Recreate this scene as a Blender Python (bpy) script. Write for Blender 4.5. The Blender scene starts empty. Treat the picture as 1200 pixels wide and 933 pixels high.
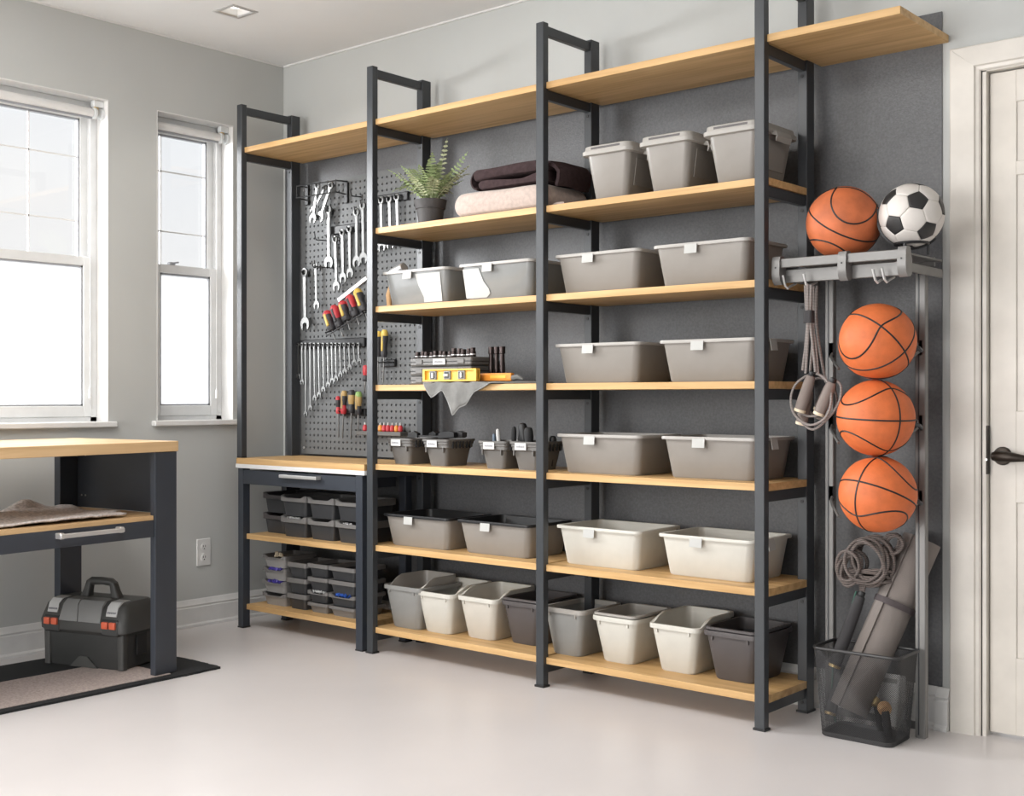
import bpy, bmesh, math, random
from mathutils import Vector, Matrix, Euler
random.seed(7)
SC = bpy.context.scene
COL = SC.collection
PI = math.pi

# ------------------------------------------------------------------ camera
cam_d = bpy.data.cameras.new('camera')
cam_d.sensor_fit = 'HORIZONTAL'; cam_d.sensor_width = 36.0
cam_d.lens = 36.0 * 1421.0 / 1200.0
cam_d.clip_start = 0.05; cam_d.clip_end = 200
cam = bpy.data.objects.new('camera', cam_d); COL.objects.link(cam)
cam.location = (0, 0, 1.1)
cam.rotation_euler = (PI / 2, 0, math.radians(40.3914))
SC.camera = cam

# ------------------------------------------------------------------ world (bright overcast sky)
SKY_STRENGTH = 0.93
world = bpy.data.worlds.new('overcast_sky'); SC.world = world
world.use_nodes = True
wn = world.node_tree.nodes; wl = world.node_tree.links; wn.clear()
w_out = wn.new('ShaderNodeOutputWorld'); w_bg = wn.new('ShaderNodeBackground')
w_tc = wn.new('ShaderNodeTexCoord'); w_no = wn.new('ShaderNodeTexNoise'); w_cr = wn.new('ShaderNodeValToRGB')
w_no.inputs['Scale'].default_value = 2.2; w_no.inputs['Detail'].default_value = 4
w_cr.color_ramp.elements[0].position = 0.3; w_cr.color_ramp.elements[0].color = (0.83, 0.89, 0.96, 1)
w_cr.color_ramp.elements[1].position = 0.62; w_cr.color_ramp.elements[1].color = (1.0, 1.0, 1.0, 1)
wl.new(w_tc.outputs['Generated'], w_no.inputs['Vector']); wl.new(w_no.outputs['Fac'], w_cr.inputs['Fac'])
wl.new(w_cr.outputs['Color'], w_bg.inputs['Color']); w_bg.inputs['Strength'].default_value = SKY_STRENGTH
wl.new(w_bg.outputs['Background'], w_out.inputs['Surface'])

# ------------------------------------------------------------------ large added fill lights, all out of view
def area_light(name, loc, rot, sx, sy, power, color):
    d = bpy.data.lights.new(name, 'AREA'); d.shape = 'RECTANGLE'; d.size = sx; d.size_y = sy
    d.energy = power; d.color = color
    o = bpy.data.objects.new(name, d); COL.objects.link(o); o.location = loc; o.rotation_euler = rot
    return o
area_light('front_fill_light', (-3.3, -3.0, 1.30), (-PI / 2, 0, PI), 3.2, 2.3, 165, (1.0, 0.985, 0.97))  # added fill lamp behind the camera, brightening the front faces
area_light('overhead_fill_light', (-3.2, 1.3, 2.79), (0, 0, 0), 2.2, 1.0, 62, (1.0, 0.98, 0.96))  # added overhead fill lamp, unseen, with no fixture modelled
# added area lamp outside, out of view, strengthening light through the left windows
_d = Vector((-3.6, 3.7, 1.5)) - Vector((-7.6, 0.9, 2.7))
area_light('window_fill_light', (-7.6, 0.9, 2.7), _d.to_track_quat('-Z', 'Y').to_euler(), 2.6, 2.6, 720, (0.97, 0.985, 1.0))

vs = SC.view_settings
vs.view_transform = 'Standard'; vs.look = 'None'; vs.exposure = 0.09; vs.gamma = 1.0
vs.use_curve_mapping = False

# ------------------------------------------------------------------ materials
def mat(name, col, rough=0.5, metal=0.0, noise=None, bump=None, spec=0.5, coat=0.0, sheen=0.0):
    """noise=(scale, amount): gentle colour mottling; bump=(scale, strength)"""
    m = bpy.data.materials.new(name); m.use_nodes = True
    nt = m.node_tree; b = nt.nodes['Principled BSDF']
    b.inputs['Base Color'].default_value = (*col, 1); b.inputs['Roughness'].default_value = rough
    b.inputs['Metallic'].default_value = metal; b.inputs['Specular IOR Level'].default_value = spec
    b.inputs['Coat Weight'].default_value = coat; b.inputs['Sheen Weight'].default_value = sheen
    tc = nt.nodes.new('ShaderNodeTexCoord')
    if noise is None: noise = (14.0, 0.04)
    n = nt.nodes.new('ShaderNodeTexNoise'); n.inputs['Scale'].default_value = noise[0]; n.inputs['Detail'].default_value = 4
    cr = nt.nodes.new('ShaderNodeValToRGB')
    a = noise[1]
    cr.color_ramp.elements[0].position = 0.3; cr.color_ramp.elements[1].position = 0.7
    cr.color_ramp.elements[0].color = (*[max(0, c * (1 - a)) for c in col], 1)
    cr.color_ramp.elements[1].color = (*[min(1, c * (1 + a)) for c in col], 1)
    nt.links.new(tc.outputs['Object'], n.inputs['Vector']); nt.links.new(n.outputs['Fac'], cr.inputs['Fac'])
    nt.links.new(cr.outputs['Color'], b.inputs['Base Color'])
    if bump:
        n2 = nt.nodes.new('ShaderNodeTexNoise'); n2.inputs['Scale'].default_value = bump[0]; n2.inputs['Detail'].default_value = 3
        bp = nt.nodes.new('ShaderNodeBump'); bp.inputs['Strength'].default_value = bump[1]; bp.inputs['Distance'].default_value = 0.002
        nt.links.new(tc.outputs['Object'], n2.inputs['Vector']); nt.links.new(n2.outputs['Fac'], bp.inputs['Height'])
        nt.links.new(bp.outputs['Normal'], b.inputs['Normal'])
    return m

def wood(name, light, dark, axis='X', rough=0.45):
    m = bpy.data.materials.new(name); m.use_nodes = True
    nt = m.node_tree; b = nt.nodes['Principled BSDF']; b.inputs['Roughness'].default_value = rough
    b.inputs['Specular IOR Level'].default_value = 0.35
    tc = nt.nodes.new('ShaderNodeTexCoord'); oi = nt.nodes.new('ShaderNodeObjectInfo')
    ad = nt.nodes.new('ShaderNodeVectorMath'); ad.operation = 'ADD'
    ml = nt.nodes.new('ShaderNodeMath'); ml.operation = 'MULTIPLY'; ml.inputs[1].default_value = 37.0
    nt.links.new(oi.outputs['Random'], ml.inputs[0])
    nt.links.new(tc.outputs['Object'], ad.inputs[0]); nt.links.new(ml.outputs[0], ad.inputs[1])
    mp = nt.nodes.new('ShaderNodeMapping')
    mp.inputs['Scale'].default_value = (1.6, 34, 34) if axis == 'X' else (34, 1.6, 34)
    nt.links.new(ad.outputs[0], mp.inputs['Vector'])
    n = nt.nodes.new('ShaderNodeTexNoise'); n.inputs['Scale'].default_value = 1.0; n.inputs['Detail'].default_value = 6; n.inputs['Distortion'].default_value = 0.6
    nt.links.new(mp.outputs['Vector'], n.inputs['Vector'])
    cr = nt.nodes.new('ShaderNodeValToRGB')
    cr.color_ramp.elements[0].position = 0.32; cr.color_ramp.elements[0].color = (*dark, 1)
    cr.color_ramp.elements[1].position = 0.66; cr.color_ramp.elements[1].color = (*light, 1)
    nt.links.new(n.outputs['Fac'], cr.inputs['Fac']); nt.links.new(cr.outputs['Color'], b.inputs['Base Color'])
    bp = nt.nodes.new('ShaderNodeBump'); bp.inputs['Strength'].default_value = 0.08; bp.inputs['Distance'].default_value = 0.001
    nt.links.new(n.outputs['Fac'], bp.inputs['Height']); nt.links.new(bp.outputs['Normal'], b.inputs['Normal'])
    return m

def striped(name, a, b_, scale, rough=0.8, direction='Z'):
    m = bpy.data.materials.new(name); m.use_nodes = True
    nt = m.node_tree; b = nt.nodes['Principled BSDF']; b.inputs['Roughness'].default_value = rough
    tc = nt.nodes.new('ShaderNodeTexCoord'); w = nt.nodes.new('ShaderNodeTexWave')
    w.wave_type = 'BANDS'; w.bands_direction = direction; w.inputs['Scale'].default_value = scale; w.inputs['Distortion'].default_value = 1.5
    cr = nt.nodes.new('ShaderNodeValToRGB'); cr.color_ramp.elements[0].color = (*a, 1); cr.color_ramp.elements[1].color = (*b_, 1)
    cr.color_ramp.elements[0].position = .35; cr.color_ramp.elements[1].position = .6
    nt.links.new(tc.outputs['Object'], w.inputs['Vector']); nt.links.new(w.outputs['Fac'], cr.inputs['Fac'])
    nt.links.new(cr.outputs['Color'], b.inputs['Base Color'])
    return m

def emit(name, col, s):
    m = bpy.data.materials.new(name); m.use_nodes = True
    b = m.node_tree.nodes['Principled BSDF']; b.inputs['Base Color'].default_value = (*col, 1)
    b.inputs['Emission Color'].default_value = (*col, 1); b.inputs['Emission Strength'].default_value = s
    return m

def glass_mat(name, frosted=False):
    m = bpy.data.materials.new(name); m.use_nodes = True
    nt = m.node_tree; nt.nodes.clear()
    out = nt.nodes.new('ShaderNodeOutputMaterial'); mx = nt.nodes.new('ShaderNodeMixShader')
    tr = nt.nodes.new('ShaderNodeBsdfTransparent')
    if frosted:
        tl = nt.nodes.new('ShaderNodeBsdfTranslucent'); tl.inputs['Color'].default_value = (.96, .97, .98, 1)
        tc = nt.nodes.new('ShaderNodeTexCoord'); n = nt.nodes.new('ShaderNodeTexNoise'); n.inputs['Scale'].default_value = 160
        bp = nt.nodes.new('ShaderNodeBump'); bp.inputs['Strength'].default_value = .5; bp.inputs['Distance'].default_value = .002
        nt.links.new(tc.outputs['Object'], n.inputs['Vector']); nt.links.new(n.outputs['Fac'], bp.inputs['Height'])
        nt.links.new(bp.outputs['Normal'], tl.inputs['Normal'])
        mx.inputs['Fac'].default_value = 0.35; second = tl
    else:
        second = nt.nodes.new('ShaderNodeBsdfGlossy'); second.inputs['Roughness'].default_value = 0.02
        mx.inputs['Fac'].default_value = 0.05
    nt.links.new(tr.outputs[0], mx.inputs[1]); nt.links.new(second.outputs[0], mx.inputs[2])
    nt.links.new(mx.outputs[0], out.inputs['Surface'])
    return m

M = {}
M['wall'] = mat('wall_paint_grey', (.525, .535, .52), .75, noise=(3, .015), bump=(220, .08))
M['ceiling'] = mat('ceiling_paint', (.80, .81, .81), .8, noise=(3, .01))
M['accent'] = mat('charcoal_textured_paint', (.098, .099, .103), .42, noise=(120, .18), bump=(170, .45))
M['floor'] = mat('pale_epoxy_floor', (.695, .66, .65), .28, noise=(2.2, .025), bump=(40, .02), spec=.35)
M['white'] = mat('white_gloss_trim', (.74, .735, .72), .35)
M['door'] = mat('cream_door_paint', (.70, .655, .59), .4)
M['casing'] = mat('cream_casing_paint', (.72, .68, .62), .4)
M['sash'] = mat('window_vinyl', (.70, .71, .71), .35)
M['gasket'] = mat('grey_gasket', (.32, .33, .35), .5)
M['clear'] = mat('clear_acrylic', (.72, .74, .74), .12)
M['glass'] = glass_mat('window_glass'); M['frost'] = glass_mat('frosted_glass', True)
M['metal'] = mat('slate_powder_coat', (.040, .044, .049), .34, bump=(400, .05))
M['metal2'] = mat('anthracite_powder_coat', (.036, .042, .054), .36, bump=(400, .05))
M['oak'] = wood('light_oak', (.66, .43, .20), (.48, .285, .115))
M['oakY'] = wood('light_oak_bench', (.66, .455, .25), (.52, .335, .165), 'Y')
M['peg'] = mat('pegboard_grey_steel', (.125, .13, .132), .62)
M['black'] = mat('black_plastic', (.012, .012, .013), .45)
M['blacksoft'] = mat('black_rubber', (.018, .018, .019), .75)
M['chrome'] = mat('chrome_steel', (.235, .235, .23), .40, 1.0)
M['satin'] = mat('satin_aluminium', (.62, .61, .60), .35, .6)
M['taupe'] = mat('taupe_plastic', (.265, .245, .222), .38)
M['tauperim'] = mat('taupe_rim_plastic', (.40, .38, .355), .35)
M['lidgrey'] = mat('warm_grey_lid', (.36, .34, .312), .35)
M['cream'] = mat('cream_plastic', (.58, .55, .49), .4)
M['bone'] = mat('bone_plastic', (.60, .585, .53), .4)
M['grey'] = mat('grey_plastic', (.26, .26, .25), .4)
M['dark'] = mat('dark_mauve_grey_plastic', (.085, .076, .076), .42)
M['darkbin'] = mat('smoked_grey_plastic', (.042, .043, .046), .35)
M['binrim'] = mat('mid_grey_rim_plastic', (.175, .168, .162), .4)
M['crate'] = mat('graphite_crate_plastic', (.125, .119, .112), .45)
M['glossgrey'] = mat('glossy_pale_grey_plastic', (.24, .245, .24), .15, coat=.25)
M['paper'] = mat('white_paper', (.55, .55, .54), .8)
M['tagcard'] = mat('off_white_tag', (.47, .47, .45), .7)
M['ink'] = mat('grey_ink', (.22, .22, .24), .8)
M['orangeball'] = mat('orange_basketball_rubber', (.66, .155, .042), .55, noise=(30, .10), bump=(420, .35))
M['orangeball2'] = mat('worn_orange_basketball_rubber', (.56, .145, .050), .6, noise=(16, .2), bump=(420, .35))
M['soccerw'] = mat('white_leather', (.70, .66, .62), .45, bump=(300, .1))
M['soccerb'] = mat('black_leather', (.022, .021, .021), .45, bump=(300, .1))
M['rack'] = mat('grey_steel_rack', (.20, .195, .188), .36, .25)
M['rope'] = striped('grey_braided_rope', (.16, .142, .135), (.34, .30, .28), 80, .85)
M['rope2'] = striped('brown_grey_braided_rope', (.05, .042, .039), (.22, .18, .162), 70, .85)
M['foam'] = mat('taupe_foam', (.225, .185, .165), .85, bump=(500, .3))
M['foamdark'] = mat('charcoal_foam', (.045, .043, .045), .85, bump=(500, .3))
M['creamring'] = mat('cream_ring', (.72, .62, .46), .5)
M['brass'] = mat('brass_band', (.55, .40, .18), .3, .9)
M['yoga'] = mat('taupe_yoga_mat', (.205, .178, .162), .8, bump=(350, .3))
M['strap'] = mat('plum_grey_strap', (.065, .052, .054), .8)
M['wire'] = mat('black_wire_mesh', (.055, .054, .055), .4, .4)
M['terra'] = mat('dark_grey_pot', (.048, .044, .043), .65, bump=(200, .1))
M['soil'] = mat('potting_soil', (.03, .022, .016), .95, noise=(60, .5), bump=(120, .8))
M['fern'] = mat('fern_leaf_green', (.27, .34, .155), .6, noise=(26, .35))
M['fernpale'] = mat('pale_fern_leaf', (.42, .45, .27), .6, noise=(26, .25))
M['towelb'] = mat('beige_terry', (.49, .395, .345), .95, noise=(60, .12), bump=(260, 1.0), sheen=.3)
M['towelbr'] = mat('dark_brown_fleece', (.050, .033, .034), .95, noise=(60, .2), bump=(160, .8), spec=.1)
M['rag'] = mat('grey_microfibre', (.17, .167, .158), .9, noise=(30, .12), bump=(200, .6))
M['rug'] = mat('mottled_beige_pile', (.56, .51, .485), .95, noise=(90, .3), bump=(150, 1.0))
M['matbeige'] = mat('mottled_beige_carpet', (.42, .345, .315), .95, noise=(110, .22), bump=(200, .8))
M['matblack'] = mat('black_carpet_border', (.012, .013, .014), .95, bump=(200, .8))
M['yellow'] = mat('yellow_plastic', (.85, .47, .055), .4)
M['orangep'] = mat('orange_plastic', (.75, .27, .03), .4)
M['dyellow'] = mat('screwdriver_yellow', (.66, .46, .09), .4)
M['red'] = mat('screwdriver_red', (.50, .035, .045), .4)
M['tan'] = mat('screwdriver_tan', (.46, .31, .12), .4)
M['green'] = mat('screwdriver_green', (.24, .40, .12), .4)
M['drivergrey'] = mat('screwdriver_charcoal', (.035, .034, .038), .5)
M['latch'] = mat('orange_latch', (.70, .13, .06), .45)
M['tbdark'] = mat('toolbox_charcoal', (.040, .041, .040), .5, bump=(300, .2))
M['tbgrey'] = mat('toolbox_grey', (.235, .235, .23), .45, bump=(300, .2))
M['tblid'] = mat('toolbox_lid_charcoal', (.055, .055, .052), .5, bump=(300, .2))
M['bronze'] = mat('oil_rubbed_bronze', (.035, .027, .021), .35, .7)
M['lamp'] = emit('lamp_lens', (1, .96, .9), 1.6)
M['blue'] = mat('blue_wrapper', (.03, .10, .42), .35)
M['violet'] = mat('violet_wrapper', (.075, .055, .34), .35)
M['beech'] = mat('beech_handle', (.60, .36, .17), .5, noise=(12, .15))
M['clearbin'] = mat('cloudy_clear_plastic', (.30, .29, .28), .2)
M['greencord'] = mat('green_cord', (.03, .10, .07), .6)
M['sockdark'] = mat('socket_black_chrome', (.05, .038, .036), .28, .85)
M['bluegrey'] = mat('blue_grey_handle', (.10, .14, .19), .5)

# ------------------------------------------------------------------ geometry helpers
def BM(): return bmesh.new()

def box(bm, x0, x1, y0, y1, z0, z1, bev=0.0, T=None, seg=1):
    mt = Matrix.Translation(((x0 + x1) / 2, (y0 + y1) / 2, (z0 + z1) / 2)) @ Matrix.Diagonal((abs(x1 - x0), abs(y1 - y0), abs(z1 - z0), 1))
    if T is not None: mt = T @ mt
    r = bmesh.ops.create_cube(bm, size=1.0, matrix=mt)
    if bev > 0:
        es = list({e for v in r['verts'] for e in v.link_edges})
        bmesh.ops.bevel(bm, geom=es, offset=bev, segments=seg, affect='EDGES', profile=0.6)
    return bm

def loft(bm, rings, cap0=True, cap1=True, closed=False):
    vr = [[bm.verts.new(p) for p in ring] for ring in rings]
    n = len(vr[0])
    pairs = list(zip(vr[:-1], vr[1:]))
    if closed: pairs.append((vr[-1], vr[0]))
    for a, b in pairs:
        for i in range(n):
            j = (i + 1) % n
            bm.faces.new((a[i], a[j], b[j], b[i]))
    if cap0 and not closed: bm.faces.new(list(reversed(vr[0])))
    if cap1 and not closed: bm.faces.new(vr[-1])
    return vr

def rrect(w, d, r, z, cx=0, cy=0, n=4, zf=None):
    pts = []
    r = min(r, w / 2 - 1e-4, d / 2 - 1e-4)
    for sx, sy, a0 in ((1, 1, 0), (-1, 1, PI / 2), (-1, -1, PI), (1, -1, 3 * PI / 2)):
        for k in range(n + 1):
            a = a0 + PI / 2 * k / n
            x = cx + sx * (w / 2 - r) + r * math.cos(a); y = cy + sy * (d / 2 - r) + r * math.sin(a)
            pts.append(Vector((x, y, z + (zf(x, y) if zf else 0))))
    return pts

def rrect_sub(w, d, r, z, cx=0, cy=0, n=4, m=6, zf=None):
    """rounded rectangle with subdivided straight sides"""
    base = rrect(w, d, r, z, cx, cy, n)
    out = []
    k = len(base)
    for i in range(k):
        a, b = base[i], base[(i + 1) % k]
        out.append(a.copy())
        if (i % (n + 1)) == n:
            for q in range(1, m): out.append(a.lerp(b, q / m))
    if zf:
        for p in out: p.z += zf(p.x, p.y)
    return out

def tube(bm, pts, r, seg=8, closed=False, caps=True):
    pts = [Vector(p) for p in pts]; n = len(pts)
    rr = r if isinstance(r, (list, tuple)) else [r] * n
    up = None; rings = []
    for i, p in enumerate(pts):
        if closed: t = pts[(i + 1) % n] - pts[i - 1]
        else: t = pts[min(i + 1, n - 1)] - pts[max(i - 1, 0)]
        if t.length < 1e-9: t = Vector((0, 0, 1))
        t.normalize()
        if up is None:
            up = Vector((0, 0, 1)) if abs(t.z) < .9 else Vector((1, 0, 0))
        s = t.cross(up)
        if s.length < 1e-6: s = t.cross(Vector((0, 1, 0)))
        s.normalize(); up = s.cross(t).normalized()
        rings.append([p + s * (rr[i] * math.cos(2 * PI * k / seg)) + up * (rr[i] * math.sin(2 * PI * k / seg)) for k in range(seg)])
    if closed: loft(bm, rings, closed=True)
    else: loft(bm, rings, caps, caps)
    return bm

def lathe(bm, prof, seg=24, T=None, cap0=True, cap1=True):
    rings = []
    for r, z in prof:
        ring = [Vector((r * math.cos(2 * PI * k / seg), r * math.sin(2 * PI * k / seg), z)) for k in range(seg)]
        if T is not None: ring = [T @ p for p in ring]
        rings.append(ring)
    loft(bm, rings, cap0, cap1)
    return bm

def axis_T(a, b):
    """matrix taking the local z axis to the segment a->b, origin at a"""
    a = Vector(a); b = Vector(b); d = (b - a).normalized()
    return Matrix.Translation(a) @ d.to_track_quat('Z', 'Y').to_matrix().to_4x4()

def prism(bm, poly, ext):
    """poly: list of 3-D points; ext: extrusion vector"""
    e = Vector(ext); a = [Vector(p) for p in poly]
    loft(bm, [a, [p + e for p in a]])
    return bm

def obj(name, bm, m, parent=None, smooth=True, ang=35, loc=None):
    me = bpy.data.meshes.new(name)
    bmesh.ops.recalc_face_normals(bm, faces=bm.faces[:])
    bm.to_mesh(me); bm.free()
    me.materials.append(M[m] if isinstance(m, str) else m)
    if smooth:
        me.polygons.foreach_set('use_smooth', [True] * len(me.polygons))
        me.set_sharp_from_angle(angle=math.radians(ang))
    o = bpy.data.objects.new(name, me); COL.objects.link(o)
    if parent is not None: o.parent = parent
    if loc is not None: o.location = loc
    return o

def tag(o, label, cat, group=None):
    o['label'] = label; o['category'] = cat
    if group: o['group'] = group
    return o

def thing(name, label, cat, loc=(0, 0, 0), rz=0.0, group=None):
    o = bpy.data.objects.new(name, None); COL.objects.link(o)
    o.empty_display_size = .05
    o.location = loc; o.rotation_euler = (0, 0, rz)
    return tag(o, label, cat, group)

def struct(name, bm, m, label, smooth=True):
    o = obj(name, bm, m, None, smooth); o['kind'] = 'structure'; o['label'] = label
    return o

ORD = ['first', 'second', 'third', 'fourth', 'fifth', 'sixth', 'seventh', 'eighth', 'ninth', 'tenth', 'eleventh', 'twelfth', 'thirteenth', 'fourteenth', 'fifteenth']

# ================================================================== ROOM SHELL
XL, YB, ZC = -4.95, 4.0, 2.81
XR, YF = 3.6, -3.0
WIN = [(1.70, 2.998), (3.25, 3.685)]; WZ0, WZ1 = 0.99, 2.45
DX0, DX1, DZ = -1.392, -0.53, 2.165

bm = BM(); box(bm, XL - .2, XR + .2, YF - .3, YB + .2, -.06, 0)
struct('floor', bm, 'floor', 'pale grey beige epoxy garage floor')
# ceiling with a square hole for the recessed light
LX0, LX1, LY0, LY1 = -4.462, -4.345, 3.235, 3.345
bm = BM()
box(bm, XL - .2, LX0, YF - .3, YB + .2, ZC, ZC + .1); box(bm, LX1, XR + .2, YF - .3, YB + .2, ZC, ZC + .1)
box(bm, LX0, LX1, YF - .3, LY0, ZC, ZC + .1); box(bm, LX0, LX1, LY1, YB + .2, ZC, ZC + .1)
struct('ceiling', bm, 'ceiling', 'plain white ceiling', False)
# left wall around the two windows
bm = BM(); XO = XL - .16
box(bm, XO, XL, YF, YB + .2, 0, WZ0); box(bm, XO, XL, YF, YB + .2, WZ1, ZC)
box(bm, XO, XL, YF, WIN[0][0], WZ0, WZ1); box(bm, XO, XL, WIN[0][1], WIN[1][0], WZ0, WZ1); box(bm, XO, XL, WIN[1][1], YB + .2, WZ0, WZ1)
struct('wall_left', bm, 'wall', 'light grey painted wall with two windows', False)
bm = BM()
box(bm, XL, DX0, YB, YB + .14, 0, ZC); box(bm, DX1, XR, YB, YB + .14, 0, ZC); box(bm, DX0, DX1, YB, YB + .14, DZ, ZC)
struct('wall_back', bm, 'wall', 'light grey painted wall behind the shelving', False)
bm = BM(); box(bm, XR, XR + .14, YF, YB + .14, 0, ZC)
struct('wall_right', bm, 'wall', 'light grey painted wall out to the right', False)
bm = BM(); box(bm, -4.93, -1.523, YB - .006, YB, .14, 2.385)
struct('wall_accent', bm, 'accent', 'charcoal textured painted band of wall behind the shelving')
bm = BM(); box(bm, XL, XR, YB - .008, YB, ZC - .008, ZC); box(bm, XL, XL + .008, YF, YB, ZC - .008, ZC)
struct('trim_2', bm, 'white', 'thin pale bead where walls meet the ceiling')

def baseboard(name, p0, p1, nrm, label, h=.132, t=.016):
    """moulded skirting from p0 to p1 (xy), nrm points into the room"""
    prof = [(0, 0), (t + .008, 0), (t + .008, .012), (t, .02), (t, h * .70), (t * .75, h * .74), (t * .95, h * .80), (t * .55, h * .88), (t * .45, h * .95), (t * .2, h), (0, h)]
    bm = BM()
    rings = [[Vector((p[0] + nrm[0] * a, p[1] + nrm[1] * a, z)) for a, z in prof] for p in (p0, p1)]
    loft(bm, rings)
    return struct(name, bm, 'white', label)
baseboard('baseboard_left', (XL, YF), (XL, YB), (1, 0), 'white moulded baseboard along the window wall')
baseboard('baseboard_back', (XL + .02, YB), (-1.537, YB), (0, -1), 'white moulded baseboard under the charcoal wall', .14)
baseboard('baseboard_right', (-1.537, YB), (-1.495, YB), (0, -1), 'short white baseboard return beside the door casing', .138, .034)
# white blocking ends of the return are closed by loft caps

# ------------------------------------------------------------------ windows
def window(name, y0, y1, cols, label):
    root = bpy.data.objects.new(name, None); COL.objects.link(root)
    root['kind'] = 'structure'; root['label'] = label
    XW = XL - .10
    # reveal lining
    bm = BM(); t = .004
    box(bm, XL - .16, XL + .001, y0, y0 + t, WZ0, WZ1); box(bm, XL - .16, XL + .001, y1 - t, y1, WZ0, WZ1)
    box(bm, XL - .16, XL + .001, y0 + t, y1 - t, WZ1 - t, WZ1)
    obj('reveal', bm, 'white', root)
    bm = BM(); box(bm, XL - .16, XL + .032, y0 - .028, y1 + .028, WZ0 - .022, WZ0 + .004, .004)
    obj('window_sill', bm, 'white', root)
    a, b = y0 + t, y1 - t
    # outer frame
    bm = BM(); f = .035
    box(bm, XW - .05, XW + .01, a, a + f, WZ0, WZ1 - t, .003); box(bm, XW - .05, XW + .01, b - f, b, WZ0, WZ1 - t, .003)
    box(bm, XW - .05, XW + .01, a, b, WZ1 - t - f, WZ1 - t, .003); box(bm, XW - .05, XW + .01, a, b, WZ0, WZ0 + .026, .003)
    obj('window_frame', bm, 'sash', root)
    zm = 1.70
    def sash(nm, xo, z0, z1, st, rl_b, rl_t, gm):
        s0, s1 = a + f - .006, b - f + .006
        bm = BM()
        box(bm, xo - .016, xo + .016, s0, s0 + st, z0, z1, .003); box(bm, xo - .016, xo + .016, s1 - st, s1, z0, z1, .003)
        box(bm, xo - .016, xo + .016, s0 + st - .002, s1 - st + .002, z0, z0 + rl_b, .003); box(bm, xo - .016, xo + .016, s0 + st - .002, s1 - st + .002, z1 - rl_t, z1, .003)
        so = obj(nm, bm, 'sash', root)
        bm = BM(); g = .008
        for (q0, q1, w0, w1) in ((s0 + st, s0 + st + g, z0 + rl_b, z1 - rl_t), (s1 - st - g, s1 - st, z0 + rl_b, z1 - rl_t), (s0 + st, s1 - st, z0 + rl_b, z0 + rl_b + g), (s0 + st, s1 - st, z1 - rl_t - g, z1 - rl_t)):
            box(bm, xo - .012, xo + .010, q0, q1, w0, w1)
        obj('glazing_bead', bm, 'gasket', so)
        bm = BM(); box(bm, xo - .003, xo + .001, s0 + st, s1 - st, z0 + rl_b, z1 - rl_t)
        obj('pane', bm, gm, so)
        return so, s0 + st, s1 - st
    up, g0, g1 = sash('upper_sash', XW - .028, zm - .01, WZ1 - t - .03, .042, .04, .045, 'glass')
    sash('lower_sash', XW, WZ0 + .024, zm + .042, .042, .05, .042, 'frost')
    for q in cols:
        bm = BM(); box(bm, XW - .036, XW - .026, q - .003, q + .003, zm + .03, WZ1 - t - .07); obj('muntin', bm, 'white', up)
    for zq in (2.195, 1.905):
        bm = BM(); box(bm, XW - .036, XW - .026, g0, g1, zq - .003, zq + .003); obj('muntin', bm, 'white', up)
    bm = BM(); box(bm, XW - .01, XW + .02, (a + b) / 2 - .09, (a + b) / 2 - .06, zm + .042, zm + .055, .003)
    tube(bm, [(XW + .005, (a + b) / 2 - .075, zm + .05), (XW + .005, (a + b) / 2 - .035, zm + .058)], .004)
    obj('sash_lock', bm, 'gasket', root)
    # roller blind in the head of the reveal
    bm = BM(); tube(bm, [(XL - .045, a + .02, WZ1 - .06), (XL - .045, b - .05, WZ1 - .06)], .019, 16)
    rb = obj('roller_blind', bm, 'white', root)
    bm = BM(); box(bm, XL - .052, XL - .046, a + .02, b - .05, WZ1 - .088, WZ1 - .078); obj('blind_bar', bm, 'gasket', rb)
    bm = BM()
    for yy in (b - .048, b - .014): tube(bm, [(XL - .045, yy, WZ1 - .062), (XL - .045, yy + .012, WZ1 - .062)], .026, 18)
    box(bm, XL - .06, XL - .03, b - .05, b, WZ1 - .034, WZ1 - t, .003)
    obj('blind_bracket', bm, 'clear', rb)
    bm = BM(); box(bm, XL - .056, XL - .034, b - .044, b - .024, WZ1 - .046, WZ1 - .030, .002); obj('bracket_screw_plate', bm, 'brass', rb)
    bm = BM(); tube(bm, [(XL - .055, b - .055, WZ1 - .08), (XL - .055, b - .055, 1.14)], .0016, 6); obj('blind_cord', bm, 'white', rb)
    bm = BM(); lathe(bm, [(.003, .045), (.006, .035), (.007, 0), (.004, -.003)], 10, Matrix.Translation((XL - .055, b - .055, 1.10))); obj('cord_weight', bm, 'white', rb)
    return root
window('window_1', *WIN[0], [2.25, 2.685], 'large white sash window above the workbench, frosted lower pane')
window('window_2', *WIN[1], [3.355], 'narrow white sash window nearest the corner, frosted lower pane')

# ------------------------------------------------------------------ door
def casing_profile(x_out, x_in):  # stepped casing board cross-section in (x, y)
    return [(x_out, YB), (x_out, YB - .016), (x_out + .004, YB - .02), (x_in - .018, YB - .02), (x_in - .014, YB - .013), (x_in - .004, YB - .011), (x_in, YB - .006), (x_in, YB)]
bm = BM()
pr = casing_profile(-1.493, -1.395)
loft(bm, [[Vector((x, y, 0)) for x, y in pr], [Vector((x, y, 2.165 + (x + 1.395) * -.86)) for x, y in pr]])
prt = [(2.25, YB), (2.25, YB - .016), (2.246, YB - .02), (2.183, YB - .02), (2.179, YB - .013), (2.169, YB - .011), (2.165, YB - .006), (2.165, YB)]
loft(bm, [[Vector((-1.395 - (z - 2.165) / .86 * 1.0 if False else -1.395 - (z - 2.165) * 1.153, y, z)) for z, y in prt], [Vector((DX1 + .1, y, z)) for z, y in prt]])
pr2 = [(-(x + 1.395) + DX1 + .003, y) for x, y in pr]
loft(bm, [[Vector((x, y, 0)) for x, y in pr2], [Vector((x, y, 2.165 + (x - DX1) * .86)) for x, y in pr2]])
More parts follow.
